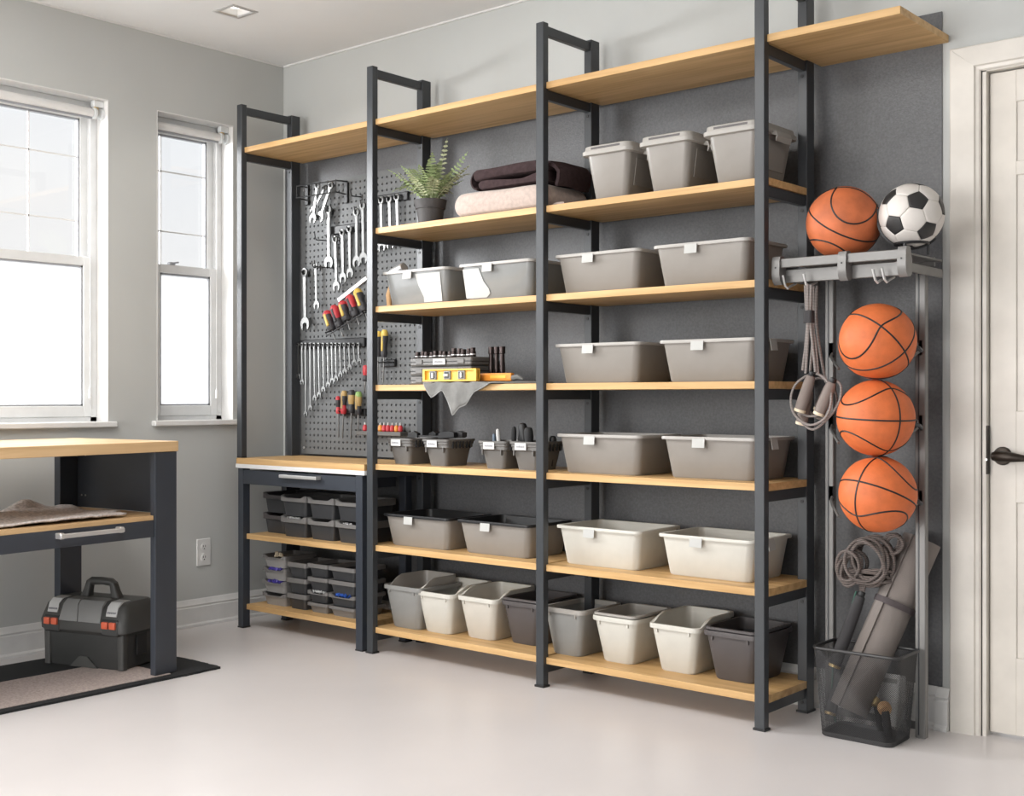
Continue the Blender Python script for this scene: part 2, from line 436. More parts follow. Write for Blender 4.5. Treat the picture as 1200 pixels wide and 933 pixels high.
# jamb lining and stop
box(bm, -1.395, -1.380, YB, YB + .14, 0, DZ); box(bm, -1.395, DX1, YB, YB + .14, 2.162, 2.175)
struct('trim_1', bm, 'casing', 'cream white stepped casing around the door')
door = bpy.data.objects.new('door_1', None); COL.objects.link(door); door['kind'] = 'structure'
door['label'] = 'cream panelled door with dark bronze lever at right edge of picture'
D0, D1, DY = -1.377, -.545, 4.025
zz = [(.012, .262), (.762, 1.058), (1.818, 1.864), (2.055, 2.158)]
bm = BM(); box(bm, D0, D1, DY + .006, DY + .04, .012, 2.158)
box(bm, D0, D0 + .085, DY, DY + .012, .012, 2.158, .002); box(bm, D1 - .085, D1, DY, DY + .012, .012, 2.158, .002)
box(bm, -1.005, -.915, DY, DY + .012, .012, 2.158, .002)
for a, b in zz: box(bm, D0 + .083, D1 - .083, DY, DY + .012, a, b, .002)
obj('door_slab', bm, 'door', door)
for (x0, x1) in ((D0 + .085, -1.005), (-.915, D1 - .085)):
    for (a, b) in ((.262, .762), (1.058, 1.818), (1.864, 2.055)):
        bm = BM(); box(bm, x0 + .03, x1 - .03, DY + .002, DY + .014, a + .03, b - .03, .004); obj('panel', bm, 'door', door)
bm = BM(); lathe(bm, [(.030, 0), (.030, .006), (.026, .012), (.012, .014), (.011, .045)], 28, Matrix.Translation((-1.335, DY, .912)) @ Matrix.Rotation(PI / 2, 4, 'X'))
hd = obj('door_handle', bm, 'bronze', door)
bm = BM()
pts = [(-1.350, DY - .048, .912), (-1.335, DY - .052, .913), (-1.29, DY - .053, .911), (-1.25, DY - .05, .908), (-1.215, DY - .045, .906)]
tube(bm, pts, [.014, .019, .016, .010, .005], 14); obj('lever', bm, 'bronze', hd)
bm = BM(); box(bm, -1.3802, -1.3765, 3.998, 4.024, .852, 1.010, .001); sp = obj('strike_plate', bm, 'bronze', door)
bm = BM(); lathe(bm, [(.004, 0), (.004, .002)], 10, Matrix.Translation((-1.3785, 3.998, .90)) @ Matrix.Rotation(PI / 2, 4, 'X')); obj('screw', bm, 'satin', sp)

# ------------------------------------------------------------------ recessed ceiling light, wall outlet
t = thing('ceiling_light', 'square recessed downlight in the white ceiling near the corner', 'light', ((LX0 + LX1) / 2, (LY0 + LY1) / 2, ZC))
bm = BM(); hx, hy = (LX1 - LX0) / 2, (LY1 - LY0) / 2
rings = [[Vector((sx * (hx + o), sy * (hy + o), z)) for sx, sy in ((1, 1), (-1, 1), (-1, -1), (1, -1))] for o, z in ((.014, 0), (.014, -.004), (-.002, -.005), (-.006, .0))]
loft(bm, rings, False, False); obj('trim_frame', bm, 'satin', t, False)
bm = BM()
rings = [[Vector((sx * (hx - o), sy * (hy - o), z)) for sx, sy in ((1, 1), (-1, 1), (-1, -1), (1, -1))] for o, z in ((.001, -.002), (.012, .05))]
loft(bm, rings, False, True); obj('reflector', bm, 'white', t, False)
bm = BM(); lathe(bm, [(.034, .045), (.034, .025), (.026, .018), (.001, .016)], 20); obj('lens', bm, 'lamp', t)
ld = bpy.data.lights.new('downlight', 'SPOT'); ld.energy = 8; ld.spot_size = 1.9; ld.spot_blend = .6; ld.shadow_soft_size = .04; ld.color = (1, .95, .88)
lo = bpy.data.objects.new('downlight', ld); COL.objects.link(lo); lo.location = ((LX0 + LX1) / 2, (LY0 + LY1) / 2, ZC - .01)

t = thing('wall_outlet', 'white double power socket on the grey wall below the narrow window', 'outlet', (XL, 3.507, .353))
bm = BM(); box(bm, 0, .007, -.04, .04, -.066, .066, .003); obj('cover_plate', bm, 'white', t)
for z in (-.026, .026):
    bm = BM(); lathe(bm, [(.017, 0), (.017, .010)], 20, Matrix.Translation((0, 0, z)) @ Matrix.Rotation(PI / 2, 4, 'Y')); rc = obj('socket_face', bm, 'white', t)
    bm = BM()
    for yy in (-.006, .006): box(bm, .0095, .0108, yy - .0013, yy + .0013, z - .001, z + .009)
    box(bm, .0095, .0108, -.003, .003, z - .011, z - .006); obj('slots', bm, 'black', rc)

# ================================================================== SHELVING UNIT
FX = [-4.745, -3.833, -2.890, -1.955]      # right faces of the four frames
PW = .037
YF0, YF1, YR0, YR1 = 3.580, 3.612, 3.885, 3.94
LEV = [2.277, 1.807, 1.469, 1.131, .791, .441, .088]   # undersides of the boards
TH = .025
rackroot = thing('shelving_unit', 'tall charcoal metal shelving frame with seven oak board levels', 'shelving', (0, 0, 0))
for i, x in enumerate(FX):
    top = 2.508 if i == 0 else 2.53
    for (y0, y1, rear) in ((YF0, YF1, False), (YR0, YR1, True)):
        z0 = .8135 if (i == 0 and not rear) else 0.0     # the first front post stands on the cabinet worktop
        bm = BM(); box(bm, x - PW, x, y0, y1, z0 + .004, top, .002)
        po = obj('post', bm, 'metal', rackroot)
        bm = BM(); k_ = .004 if z0 == 0 else .0; box(bm, x - PW - k_, x + k_, y0 - k_, y1 + k_, z0, z0 + .008, .001); obj('foot_cap', bm, 'black', po)
        if rear:
            for L in (LEV if i else LEV[:1]):
                bm = BM(); lathe(bm, [(.0062, 0), (.0062, .003)], 10, Matrix.Translation((x - PW + .018, y0 + .001, L - .052)) @ Matrix.Rotation(PI / 2, 4, 'X')); obj('bolt', bm, 'black', po)
    bx0, bx1 = x - PW + .007, x - .007
    bm = BM(); box(bm, bx0, bx1, YF1 - .001, YR0 + .001, top - .045, top - .009, .0015); obj('crossbar', bm, 'metal', rackroot)
    for L in (LEV if i else LEV[:1]):
        bm = BM(); box(bm, bx0, bx1, YF1 - .001, YR0 + .001, L - .037, L - .0005, .0015); obj('crossbar', bm, 'metal', rackroot)
# boards
for (i, j, levels) in ((0, 1, [LEV[0]]), (1, 2, LEV), (2, 3, LEV)):
    for L in levels:
        bm = BM(); a0, a1 = FX[i] + .0005, FX[j] - PW - .0005
        box(bm, a0, a1, 3.597, 3.955, L, L + TH, .001)
        # tongues that lie on the crossbars, between the posts
        box(bm, FX[i] - .012, a0 + .002, YF1 + .001, YR0 - .001, L + .0003, L + TH - .0003)
        box(bm, a1 - .002, FX[j] - PW + (.037 - .001 if j == 3 else .012), YF1 + .001, YR0 - .001, L + .0003, L + TH - .0003)
        obj('shelf_board', bm, 'oak', rackroot)
bm = BM(); box(bm, FX[3] + .0005, -1.500, 3.597, 3.994, LEV[0], LEV[0] + TH, .001)
obj('shelf_board', bm, 'oak', rackroot)

# ================================================================== DRAWER CABINET IN THE FIRST BAY
cab = thing('drawer_cabinet', 'charcoal workbench cabinet with oak top and drawer under the pegboard', 'cabinet', (0, 0, 0))
CX0, CX1 = -4.772, -3.898
bm = BM(); box(bm, CX0 - .004, -3.876, 3.572, 3.884, .785, .813, .001); box(bm, FX[0] + .001, -3.876, 3.883, 3.942, .785, .813, .001)
obj('worktop', bm, 'oak', cab)
bm = BM(); box(bm, CX0 - .006, -3.874, 3.570, 3.60, .7655, .7848, .001); obj('edge_strip', bm, 'white', cab)
for (x0, x1) in ((CX0, CX0 + .038), (CX1 - .042, CX1)):
    for (y0, y1) in ((3.580, 3.622), (3.842, 3.883)):
        bm = BM(); box(bm, x0, x1, y0, y1, .004, .765, .0015); lg = obj('leg', bm, 'metal2', cab)
        bm = BM(); box(bm, x0 - .002, x1 + .002, y0 - .002, y1 + .002, 0, .007, .001); obj('foot_cap', bm, 'black', lg)
bm = BM(); box(bm, CX0 + .039, CX1 - .043, 3.582, 3.598, .690, .757, .0015); dr = obj('drawer_front', bm, 'metal2', cab)
bm = BM()
for x in (-4.418, -4.182): box(bm, x - .012, x + .012, 3.552, 3.582, .733, .748, .002)
box(bm, -4.43, -4.17, 3.550, 3.560, .733, .748, .002); obj('handle', bm, 'satin', dr)
bm = BM(); box(bm, CX0 + .060, CX1 - .060, 3.599, 3.84, .70, .755); obj('drawer_box', bm, 'metal2', dr)
for (a, b) in ((.425, .45), (.088, .113)):
    bm = BM(); box(bm, CX0 + .039, CX1 - .043, 3.600, 3.93, a, b, .001); 
    o = obj('shelf_board', bm, 'oak', cab)

# ================================================================== PEGBOARD (real holes)
def pegboard():
    root = thing('pegboard', 'grey perforated steel tool board mounted behind the first bay', 'pegboard', (0, 0, 0))
    x0, x1, z0, z1, y, th = -4.742, -3.872, .822, 2.168, 3.944, .004
    p = .0305; r = .0056; nx = int((x1 - x0 - .03) / p); nz = int((z1 - z0 - .03) / p)
    ox = (x1 - x0 - nx * p) / 2; oz = (z1 - z0 - nz * p) / 2
    bm = BM()
    V = {}
    def vv(x, yy, z):
        k = (round(x, 5), round(yy, 5), round(z, 5))
        if k not in V: V[k] = bm.verts.new((x, yy, z))
        return V[k]
    for i in range(nx):
        for k in range(nz):
            a, b = x0 + ox + i * p, z0 + oz + k * p; cx, cz = a + p / 2, b + p / 2
            sq = [(a + p, cz), (a + p, b + p), (cx, b + p), (a, b + p), (a, cz), (a, b), (cx, b), (a + p, b)]
            h = [(cx + r * math.cos(q * PI / 4), cz + r * math.sin(q * PI / 4)) for q in range(8)]
            for q in range(8):
                n = (q + 1) % 8
                bm.faces.new((vv(sq[q][0], y, sq[q][1]), vv(sq[n][0], y, sq[n][1]), vv(h[n][0], y, h[n][1]), vv(h[q][0], y, h[q][1])))
                bm.faces.new((vv(h[q][0], y, h[q][1]), vv(h[n][0], y, h[n][1]), vv(h[n][0], y + th, h[n][1]), vv(h[q][0], y + th, h[q][1])))
    a0, a1, b0, b1 = x0 + ox, x0 + ox + nx * p, z0 + oz, z0 + oz + nz * p
    me_o = obj('perforated_sheet', bm, 'peg', root, False)
    bm = BM()
    for (c0, c1, d0, d1) in ((x0, a0, z0, z1), (a1, x1, z0, z1), (a0, a1, z0, b0), (a0, a1, b1, z1)):
        box(bm, c0, c1, y, y + .012, d0, d1)
    obj('folded_edge', bm, 'peg', root, False)
    for (sx, sz) in ((x0 + .022, z0 + .03), (x1 - .02, z0 + .03), (x0 + .022, z1 - .03)):
        bm = BM(); lathe(bm, [(.006, 0), (.006, .003), (.003, .004)], 10, Matrix.Translation((sx, y, sz)) @ Matrix.Rotation(PI / 2, 4, 'X')); obj('screw', bm, 'satin', root)
pegboard()

def wrench(xa, za, xb, zb, w, label, group, y=3.918, cat='wrench', tilt=0.0):
    """combination spanner hanging from its ring (xa,za) to its open jaw (xb,zb)"""
    L = math.hypot(xb - xa, zb - za)
    t = thing('combination_wrench', label, cat, (xa, y, za), 0, group)
    t.rotation_euler = (tilt, -math.atan2(xb - xa, -(zb - za)), 0)
    th = max(.004, w * .22); R = w * .5
    bm = BM()
    n = 18; rings = []
    for q in range(n):
        a = 2 * PI * q / n; c, s = math.cos(a), math.sin(a)
        rings.append([Vector((c * rr, yy, s * rr)) for rr, yy in ((R * .58, -th * .7), (R, -th * .5), (R, th * .5), (R * .58, th * .7))])
    loft(bm, rings, closed=True); obj('ring_end', bm, 'chrome', t)
    Rh = w * .70
    bm = BM()
    ws, we = w * .24, w * .20
    prism(bm, [(-ws, -th * .4, -R * .85), (ws, -th * .4, -R * .85), (we, -th * .4, -L + Rh * .6), (-we, -th * .4, -L + Rh * .6)], (0, th * .8, 0))
    obj('shaft', bm, 'chrome', t)
    bm = BM(); poly = []
    g = .50
    a0 = -PI / 2 + math.asin(g)
    for q in range(15):
        a = a0 + (2 * PI - 2 * math.asin(g)) * q / 14
        poly.append(Vector((Rh * math.cos(a), -th * .5, -L + Rh * math.sin(a) * 1.1)))
    poly += [Vector((-Rh * g * .95, -th * .5, -L + Rh * .05)), Vector((0, -th * .5, -L + Rh * .25)), Vector((Rh * g * .95, -th * .5, -L + Rh * .05))]
    # triangulated fan-free extrusion of the C-shaped jaw
    a = [bm.verts.new(p) for p in poly]; b = [bm.verts.new(p + Vector((0, th, 0))) for p in poly]
    N = len(poly)
    for q in range(N): bm.faces.new((a[q], a[(q + 1) % N], b[(q + 1) % N], b[q]))
    f1 = bm.faces.new(list(reversed(a))); f2 = bm.faces.new(b)
    bmesh.ops.triangulate(bm, faces=[f1, f2])
    obj('open_jaw', bm, 'chrome', t)
    return t

ROW = [(-4.735, 1.366, -4.732, 1.208), (-4.706, 1.365, -4.703, 1.179), (-4.679, 1.364, -4.676, 1.021), (-4.645, 1.363, -4.641, 1.052), (-4.614, 1.362, -4.608, 1.1), (-4.581, 1.361, -4.574, 1.116), (-4.548, 1.36, -4.542, 1.142), (-4.514, 1.359, -4.508, 1.165), (-4.484, 1.359, -4.478, 1.184), (-4.455, 1.358, -4.449, 1.193), (-4.425, 1.357, -4.418, 1.213), (-4.393, 1.356, -4.387, 1.227), (-4.361, 1.355, -4.352, 1.247), (-4.327, 1.354, -4.318, 1.269), (-4.294, 1.353, -4.285, 1.273)]
for i, (xa, za, xb, zb) in enumerate(ROW):
    if i < 2: lab = 'short chrome wrench, %s from the left end of the graded hanging row' % ORD[i]
    elif i == 2: lab = 'longest chrome wrench in the graded row on the pegboard'
    elif i == 14: lab = 'shortest chrome wrench at the right end of the graded hanging row'
    else: lab = 'chrome wrench, %s from the left in the graded hanging row' % ORD[i]
    wrench(xa, za, xb, zb, .0205, lab, 'graded row of chrome wrenches')
t = thing('tool_rail', 'long black rail holding the graded row of wrenches', 'tool rail', (0, 0, 0))
bm = BM(); box(bm, -4.742, -4.262, 3.926, 3.944, 1.342, 1.388, .003); obj('rail_bar', bm, 'black', t)
for (xa, za, xb, zb) in ROW:
    bm = BM(); tube(bm, [(xa, 3.928, za), (xa, 3.908, za + .001), (xa, 3.904, za + .008)], .003, 6); obj('peg', bm, 'black', t)

BIG = [(-4.506, 2.016, -4.502, 1.759, .042, 'largest chrome wrench left of the shorter trio, hung above the black bar'),
       (-4.458, 1.868, -4.447, 1.639, .034, 'chrome wrench hanging lowest of those below the short black bar'),
       (-4.406, 1.896, -4.399, 1.677, .034, 'middle chrome wrench of the trio below the short black bar'),
       (-4.355, 1.908, -4.35, 1.697, .034, 'right chrome wrench of the trio below the short black bar'),
       (-4.305, 1.985, -4.302, 1.749, .038, 'long chrome wrench to the right of the trio, clear of the post'),
       (-4.262, 2.012, -4.255, 1.761, .038, 'long chrome wrench half hidden by the left edge of the post'),
       (-4.685, 1.723, -4.679, 1.467, .046, 'long chrome wrench hanging from wire hook at far left of pegboard'),
       (-4.601, 1.747, -4.594, 1.556, .030, 'short chrome wrench hanging right of the long one on wire hooks'),
       (-4.136, 2.024, -4.130, 1.808, .036, 'chrome wrench on right rail, just right of the post'),
       (-4.081, 2.023, -4.072, 1.815, .036, 'middle chrome wrench on right rail, behind the fern shelf'),
       (-4.031, 2.026, -4.022, 1.825, .034, 'chrome wrench on right rail nearest the fern'),
       (-4.185, 2.024, -4.175, 1.807, .036, 'chrome wrench on right rail mostly hidden behind the post')]
for (xa, za, xb, zb, w, lab) in BIG: wrench(xa, za, xb, zb, w, lab, 'larger chrome wrenches on the pegboard')
for lab, (x0, z0), (x1, z1) in (('short black bar behind the trio of wrenches', (-4.555, 1.916), (-4.25, 1.908)), ('black bar holding the wrenches beside the fern', (-4.229, 2.031), (-3.975, 2.033))):
    t = thing('tool_rail', lab, 'tool rail', (0, 0, 0))
    bm = BM(); box(bm, x0, x1, 3.930, 3.944, z0 - .020, z0 + .020, .003); obj('rail_bar', bm, 'black', t)
    for (xa, za, xb, zb, w, l2) in BIG:
        if x0 < xa < x1 and abs(za - z0) < .03:
            bm = BM(); tube(bm, [(xa, 3.932, za), (xa, 3.906, za + .001), (xa, 3.902, za + .012)], .0035, 6); obj('peg', bm, 'black', t)

def peg_hook(x, z, reach, label, m='black'):
    t = thing('peg_hook', label, 'hook', (x, 3.944, z), 0, 'wire hooks on the pegboard')
    bm = BM(); tube(bm, [(0, 0, 0), (0, -reach, -.003), (0, -reach - .006, .004), (-.004, -reach - .008, .028)], .0028, 6); obj('wire', bm, m, t)
    bm = BM(); box(bm, -.007, .007, -.005, 0, -.018, .012, .001); obj('clip', bm, m, t)
peg_hook(-4.506, 2.012, .03, 'hook behind the largest chrome wrench'); peg_hook(-4.458, 1.866, .03, 'hook behind the lowest wrench of the trio')
peg_hook(-4.305, 1.983, .03, 'hook behind the long wrench right of the trio'); peg_hook(-4.262, 2.010, .03, 'hook behind the wrench at the post edge')
peg_hook(-4.685, 1.721, .04, 'hook carrying the long wrench at far left'); peg_hook(-4.601, 1.745, .04, 'hook carrying the short wrench at left')
peg_hook(-4.545, 1.872, .07, 'empty black hook left of the trio of wrenches'); peg_hook(-4.500, 1.735, .11, 'empty long black hook below the largest wrench')
peg_hook(-4.300, 2.060, .06, 'empty black hook above the long wrenches')

# top shelf-like wire rack with tilted wrenches
t = thing('wire_tool_rack', 'black wire rack at the top left of the pegboard', 'tool rack', (0, 0, 0))
bm = BM()
tube(bm, [(-4.69, 3.944, 2.150), (-4.69, 3.872, 2.146), (-4.40, 3.872, 2.140), (-4.40, 3.944, 2.146)], .0035, 6)
tube(bm, [(-4.69, 3.944, 2.085), (-4.69, 3.872, 2.088), (-4.40, 3.872, 2.086), (-4.40, 3.944, 2.082)], .0035, 6)
obj('wire_loop', bm, 'black', t)
for k in range(6):
    x = -4.69 + k * .058
    bm = BM(); tube(bm, [(x, 3.872, 2.148), (x, 3.870, 2.086)], .0022, 6); obj('wire_rung', bm, 'black', t)
bm = BM(); box(bm, -4.41, -4.385, 3.93, 3.944, 2.04, 2.14, .002); obj('bracket', bm, 'black', t)
bm = BM(); box(bm, -4.70, -4.675, 3.93, 3.944, 2.06, 2.16, .002); obj('bracket', bm, 'black', t)
TL = [(-4.558, 2.136, -4.590, 1.979, .034, 'steel wrench hanging steeply in the top wire rack', 3.892),
      (-4.473, 2.130, -4.550, 1.985, .036, 'steel wrench slanting left in the top wire rack, rightmost', 3.905),
      (-4.530, 2.128, -4.620, 2.025, .026, 'small steel wrench slanting most in the top wire rack', 3.918)]
for (xa, za, xb, zb, w, lab, y) in TL: wrench(xa, za, xb, zb, w, lab, 'wrenches in the top wire rack', y)

def screwdriver(xa, za, xb, zb, tip, cols, label, y, hr=.015, group='screwdrivers on the pegboard', inlay='dyellow'):
    """handle from (xa,za) down to (xb,zb); blade continues to length tip"""
    t = thing('screwdriver', label, 'screwdriver', (xa, y, za), 0, group)
    t.rotation_euler = (0, math.atan2(-(xb - xa), -(zb - za)), 0)
    L = math.hypot(xb - xa, zb - za)
    c0, c1, c2 = cols
    def seg(a, b): # handle radius along its length
        prof = []
        for q in range(7):
            s = a + (b - a) * q / 6
            r = hr * (.62 + .38 * math.sin(min(1, s / .16) * PI / 2)) * (1 - .22 * math.sin(max(0, (s - .45)) / .4 * PI) if s > .45 and s < .85 else 1) * (1 - .25 * max(0, s - .85) / .15)
            prof.append((r, -s * L))
        return prof
    bm = BM(); lathe(bm, seg(0, .22), 14); hp = obj('handle_cap', bm, c0, t)
    bm = BM(); lathe(bm, seg(.22, .62), 14); obj('grip', bm, c1, t)
    bm = BM(); lathe(bm, seg(.62, 1.0), 14); obj('collar', bm, c2, t)
    if inlay:
        bm = BM(); box(bm, -hr * .35, hr * .35, -hr * 1.06, -hr * .6, -L * .78, -L * .15, .003); obj('grip_inlay', bm, inlay, t)
    if tip > 0:
        bm = BM(); lathe(bm, [(.0032, -L * .98), (.0032, -L - tip * .92), (.0012, -L - tip)], 8); obj('blade', bm, 'chrome', t)
DG = [(-4.495, 1.520, -4.452, 1.426, ('red', 'drivergrey', 'drivergrey'), 'first from the left'), (-4.443, 1.544, -4.397, 1.440, ('red', 'red', 'drivergrey'), 'second from the left'), (-4.384, 1.561, -4.346, 1.470, ('red', 'drivergrey', 'drivergrey'), 'third from the left'), (-4.333, 1.588, -4.282, 1.488, ('red', 'red', 'drivergrey'), 'fourth from the left'), (-4.278, 1.613, -4.225, 1.510, ('dyellow', 'drivergrey', 'drivergrey'), 'topmost')]
cn = ['red-capped charcoal and yellow', 'red and charcoal', 'red-capped charcoal and yellow', 'red and charcoal', 'yellow and charcoal']
for k, (xa, za, xb, zb, c, o_) in enumerate(DG): screwdriver(xa, za, xb, zb, .05, c, '%s stubby screwdriver, %s in the slanted rack' % (cn[k], o_), 3.895, .023, 'stubby screwdrivers in the slanted rack', 'drivergrey' if k in (1, 3) else 'dyellow')
t = thing('slanted_tool_rack', 'slanted wire and steel rack holding five stubby screwdrivers', 'tool rack', (0, 0, 0))
bm = BM(); tube(bm, [(-4.470, 3.944, 1.435), (-4.478, 3.872, 1.415), (-4.455, 3.868, 1.402), (-4.205, 3.868, 1.497), (-4.20, 3.944, 1.51)], .0035, 6); obj('wire_loop', bm, 'black', t)
bm = BM(); T = Matrix.Translation((-4.354, 3.937, 1.622)) @ Matrix.Rotation(-math.atan2(.095, .198), 4, 'Y'); box(bm, -.112, .112, -.005, .005, -.010, .010, .001, T); obj('steel_bar', bm, 'satin', t)

EG = [(-4.423, 1.109, -4.421, 1.024, .115, ('red', 'drivergrey', 'red'), 'slim charcoal screwdriver with red cap, leftmost of four above the worktop', .012),
      (-4.378, 1.135, -4.384, 1.024, .118, ('tan', 'drivergrey', 'red'), 'tan and charcoal screwdriver with red collar above the worktop', .016),
      (-4.325, 1.139, -4.328, 1.029, .126, ('drivergrey', 'tan', 'drivergrey'), 'charcoal screwdriver with tan middle above the worktop', .017),
      (-4.276, 1.130, -4.279, 1.021, .109, ('green', 'tan', 'drivergrey'), 'green-capped tan screwdriver, rightmost of four above the worktop', .017),
      (-4.098, 1.417, -4.104, 1.289, .122, ('dyellow', 'drivergrey', 'drivergrey'), 'yellow and black screwdriver right of the post, fully visible', .017),
      (-4.139, 1.412, -4.142, 1.293, .123, ('dyellow', 'drivergrey', 'drivergrey'), 'yellow and black screwdriver half hidden behind the post', .017),
      (-4.225, 1.255, -4.231, 1.178, .05, ('red', 'red', 'drivergrey'), 'red handled screwdriver peeking out left of the post', .015)]
for (xa, za, xb, zb, tip, c, lab, hr) in EG: screwdriver(xa, za, xb, zb, tip, c, lab, 3.905, hr, inlay=None if 'slim' in lab or 'middle' in lab or 'peeking' in lab else 'tan' if ('tan' in lab) else 'dyellow')
for lab, x0, x1, z in (('small black holder behind the four screwdrivers above the worktop', -4.44, -4.255, 1.035), ('small black holder gripping the yellow screwdrivers', -4.15, -4.055, 1.265)):
    t = thing('tool_clip', lab, 'tool holder', (0, 0, 0))
    bm = BM(); box(bm, x0, x1, 3.925, 3.944, z - .02, z + .014, .003); obj('clip_bar', bm, 'black', t)
    for k in range(3):
        q = x0 + (x1 - x0) * (k + .5) / 3 + .012
        bm = BM(); tube(bm, [(q, 3.93, z), (q, 3.888, z), (q, 3.886, z + .006)], .003, 6); obj('peg', bm, 'black', t)
# little rail of red-handled drivers
t = thing('driver_rail', 'narrow grey rail of small red drivers low on the pegboard', 'tool rail', (0, 0, 0))
bm = BM(); box(bm, -4.285, -3.985, 3.895, 3.944, .925, .944, .002); obj('rail_bar', bm, 'crate', t)
names = ['red', 'orange', 'red', 'white-tipped red', 'red', 'orange', 'red']
for k, (x, m_) in enumerate(((-4.243, 'red'), (-4.138, 'orangep'), (-4.112, 'red'), (-4.086, 'red'), (-4.058, 'red'), (-4.030, 'orangep'), (-4.004, 'red'))):
    t = thing('precision_driver', 'small %s driver, %s from the left in the narrow grey rail' % (names[k], ORD[k]), 'screwdriver', (x, 3.915, .944), 0, 'small drivers in the narrow rail')
    bm = BM(); lathe(bm, [(.008, 0), (.012, .006), (.011, .022), (.006, .030)], 12); obj('grip', bm, m_, t)
    bm = BM(); lathe(bm, [(.004, .030), (.005, .036), (.003, .042)], 10); obj('swivel_cap', bm, 'paper', t)

# ================================================================== STORAGE BINS
def tub(name, label, group, xc, y0, z, wb, db, wt, dt, h, m_body, m_rim, rim=.014, rimh=.012, r=.03, wall=.003, scoop=0.0, m_in=None, tags=(), rz=0.0, cat='storage bin', tagm='tagcard', liner=None, clips=False):
    """open tapered tub; y0 = front face at the base, origin under the middle of the base front"""
    t = thing(name, label, cat, (xc, y0, z), rz, group)
    cyb = db / 2; cyt = db / 2
    yf = cyt - dt / 2
    def zf(x, y):
        if not scoop: return 0.0
        s = min(1, max(0, (y - (yf + .03)) / .05)); return scoop * s * s * (3 - 2 * s)
    def ring(w, d, zz, f=None): return rrect_sub(w, d, r, zz, 0, cyb, 4, 6, f)
    bm = BM()
    lerp = lambda a, b, q: a + (b - a) * q
    outer = [ring(wb - .008, db - .008, 0), ring(wb, db, .005), ring(wt, dt, h - rimh, zf)]
    inner = [ring(wt - 2 * wall, dt - 2 * wall, h - rimh, zf), ring(wb - 2 * wall, db - 2 * wall, .008)]
    loft(bm, outer + inner); obj('body', bm, m_body, t)
    bm = BM()
    loft(bm, [ring(wt - .001, dt - .001, h - rimh - .001, zf), ring(wt + 2 * rim * .9, dt + 2 * rim * .9, h - rimh - .001, zf), ring(wt + 2 * rim, dt + 2 * rim, h - rimh * .5, zf), ring(wt + 2 * rim * .9, dt + 2 * rim * .9, h, zf), ring(wt - 2 * wall, dt - 2 * wall, h, zf), ring(wt - 2 * wall - .001, dt - 2 * wall - .001, h - rimh - .001, zf)], closed=True)
    ro = obj('rim', bm, m_rim, t)
    if m_in:
        bm = BM(); loft(bm, [ring(wt - 2 * wall - .001, dt - 2 * wall - .001, h - .004, zf), ring(wb - 2 * wall - .002, db - 2 * wall - .002, .010), ring(wb - 2 * wall - .004, db - 2 * wall - .004, .0105)], False, True); obj('inner_wall', bm, m_in, t)
    if liner:
        bm = BM()
        loft(bm, [ring(wt - .004, dt - .004, h + .001, zf), ring(wt + rim, dt + rim, h + .004, zf), ring(wt + rim, dt + rim, h + .012, zf), ring(wt - .014, dt - .014, h + .012, zf), ring(wt - .016, dt - .016, h - .03, zf)], False, False)
        obj('inner_rim', bm, liner, t)
    if clips:
        for sx in (-1, 1):
            bm = BM(); box(bm, sx * wt * .34 - .003, sx * wt * .34 + .003, yf - rim * .6, yf + .004, h - rimh - .016, h - rimh, .001); obj('rim_rib', bm, m_rim, ro)
    for (side, off) in tags:
        bm = BM()
        if side == 'front':
            T = Matrix.Translation((off, yf - rim - .001, h - .002)) @ Matrix.Rotation(math.radians(-5), 4, 'X')
            box(bm, -.025, .025, -.0012, .0012, -.036, -.004, 0, T); box(bm, -.025, .025, 0, .010, -.006, -.004, 0, T)
        else:
            T = Matrix.Translation((wt / 2 + rim + .001, cyb + off, h - .002)) @ Matrix.Rotation(math.radians(-10), 4, 'Y')
            box(bm, -.0012, .0012, -.022, .022, -.040, .001, 0, T); box(bm, -.012, 0, -.022, .022, -.001, .001, 0, T)
        obj('label_tag', bm, tagm, t)
    return t

LOW = dict(wb=.335, db=.235, wt=.372, dt=.272, h=.150, r=.026)
Z3, Z4, Z5, Z6, Z2, Z7 = 1.494, 1.156, .816, .466, 1.832, .113
def low(label, xl, y0, z, mb, mr, tags, h=.148):
    p = dict(LOW); p['h'] = h
    # keep clear of the posts and of the wall
    return tub('storage_tub', label, 'low storage tubs on the shelves', xl + .335 / 2, y0 + .012, z, p['wb'], p['db'], p['wt'], p['dt'], p['h'], mb, mr, r=p['r'], rim=.011, rimh=.010, tags=tags, m_in='black' if mr == 'black' else None)
ft = ('front', -.03)
low('grey tub with black rim on second shelf up, beside the cabinet', -3.800, 3.645, Z6, 'taupe', 'black', [ft], .136)
low('grey tub with black rim on second shelf up, by the middle post', -3.378, 3.660, Z6, 'taupe', 'black', [ft], .136)
low('cream open tub on second shelf up, right of the middle post', -2.862, 3.665, Z6, 'bone', 'bone', [ft])
low('cream open tub on second shelf up, at the right end', -2.402, 3.675, Z6, 'bone', 'bone', [ft, ('side', -.03)])
low('taupe tub on third shelf up, right of the middle post', -2.845, 3.645, Z5, 'taupe', 'tauperim', [ft])
low('taupe tub on third shelf up, at the right end', -2.385, 3.665, Z5, 'taupe', 'tauperim', [ft, ('side', -.03)])
low('taupe tub on eye-level shelf, right of the middle post', -2.845, 3.635, Z4, 'taupe', 'tauperim', [ft])
low('taupe tub on eye-level shelf, at the right end', -2.372, 3.635, Z4, 'taupe', 'tauperim', [ft, ('side', -.03)])
low('taupe tub on fifth shelf up, right of the middle post', -2.845, 3.635, Z3, 'taupe', 'tauperim', [ft])
low('taupe tub on fifth shelf up, at the right end', -2.398, 3.635, Z3, 'taupe', 'tauperim', [ft])
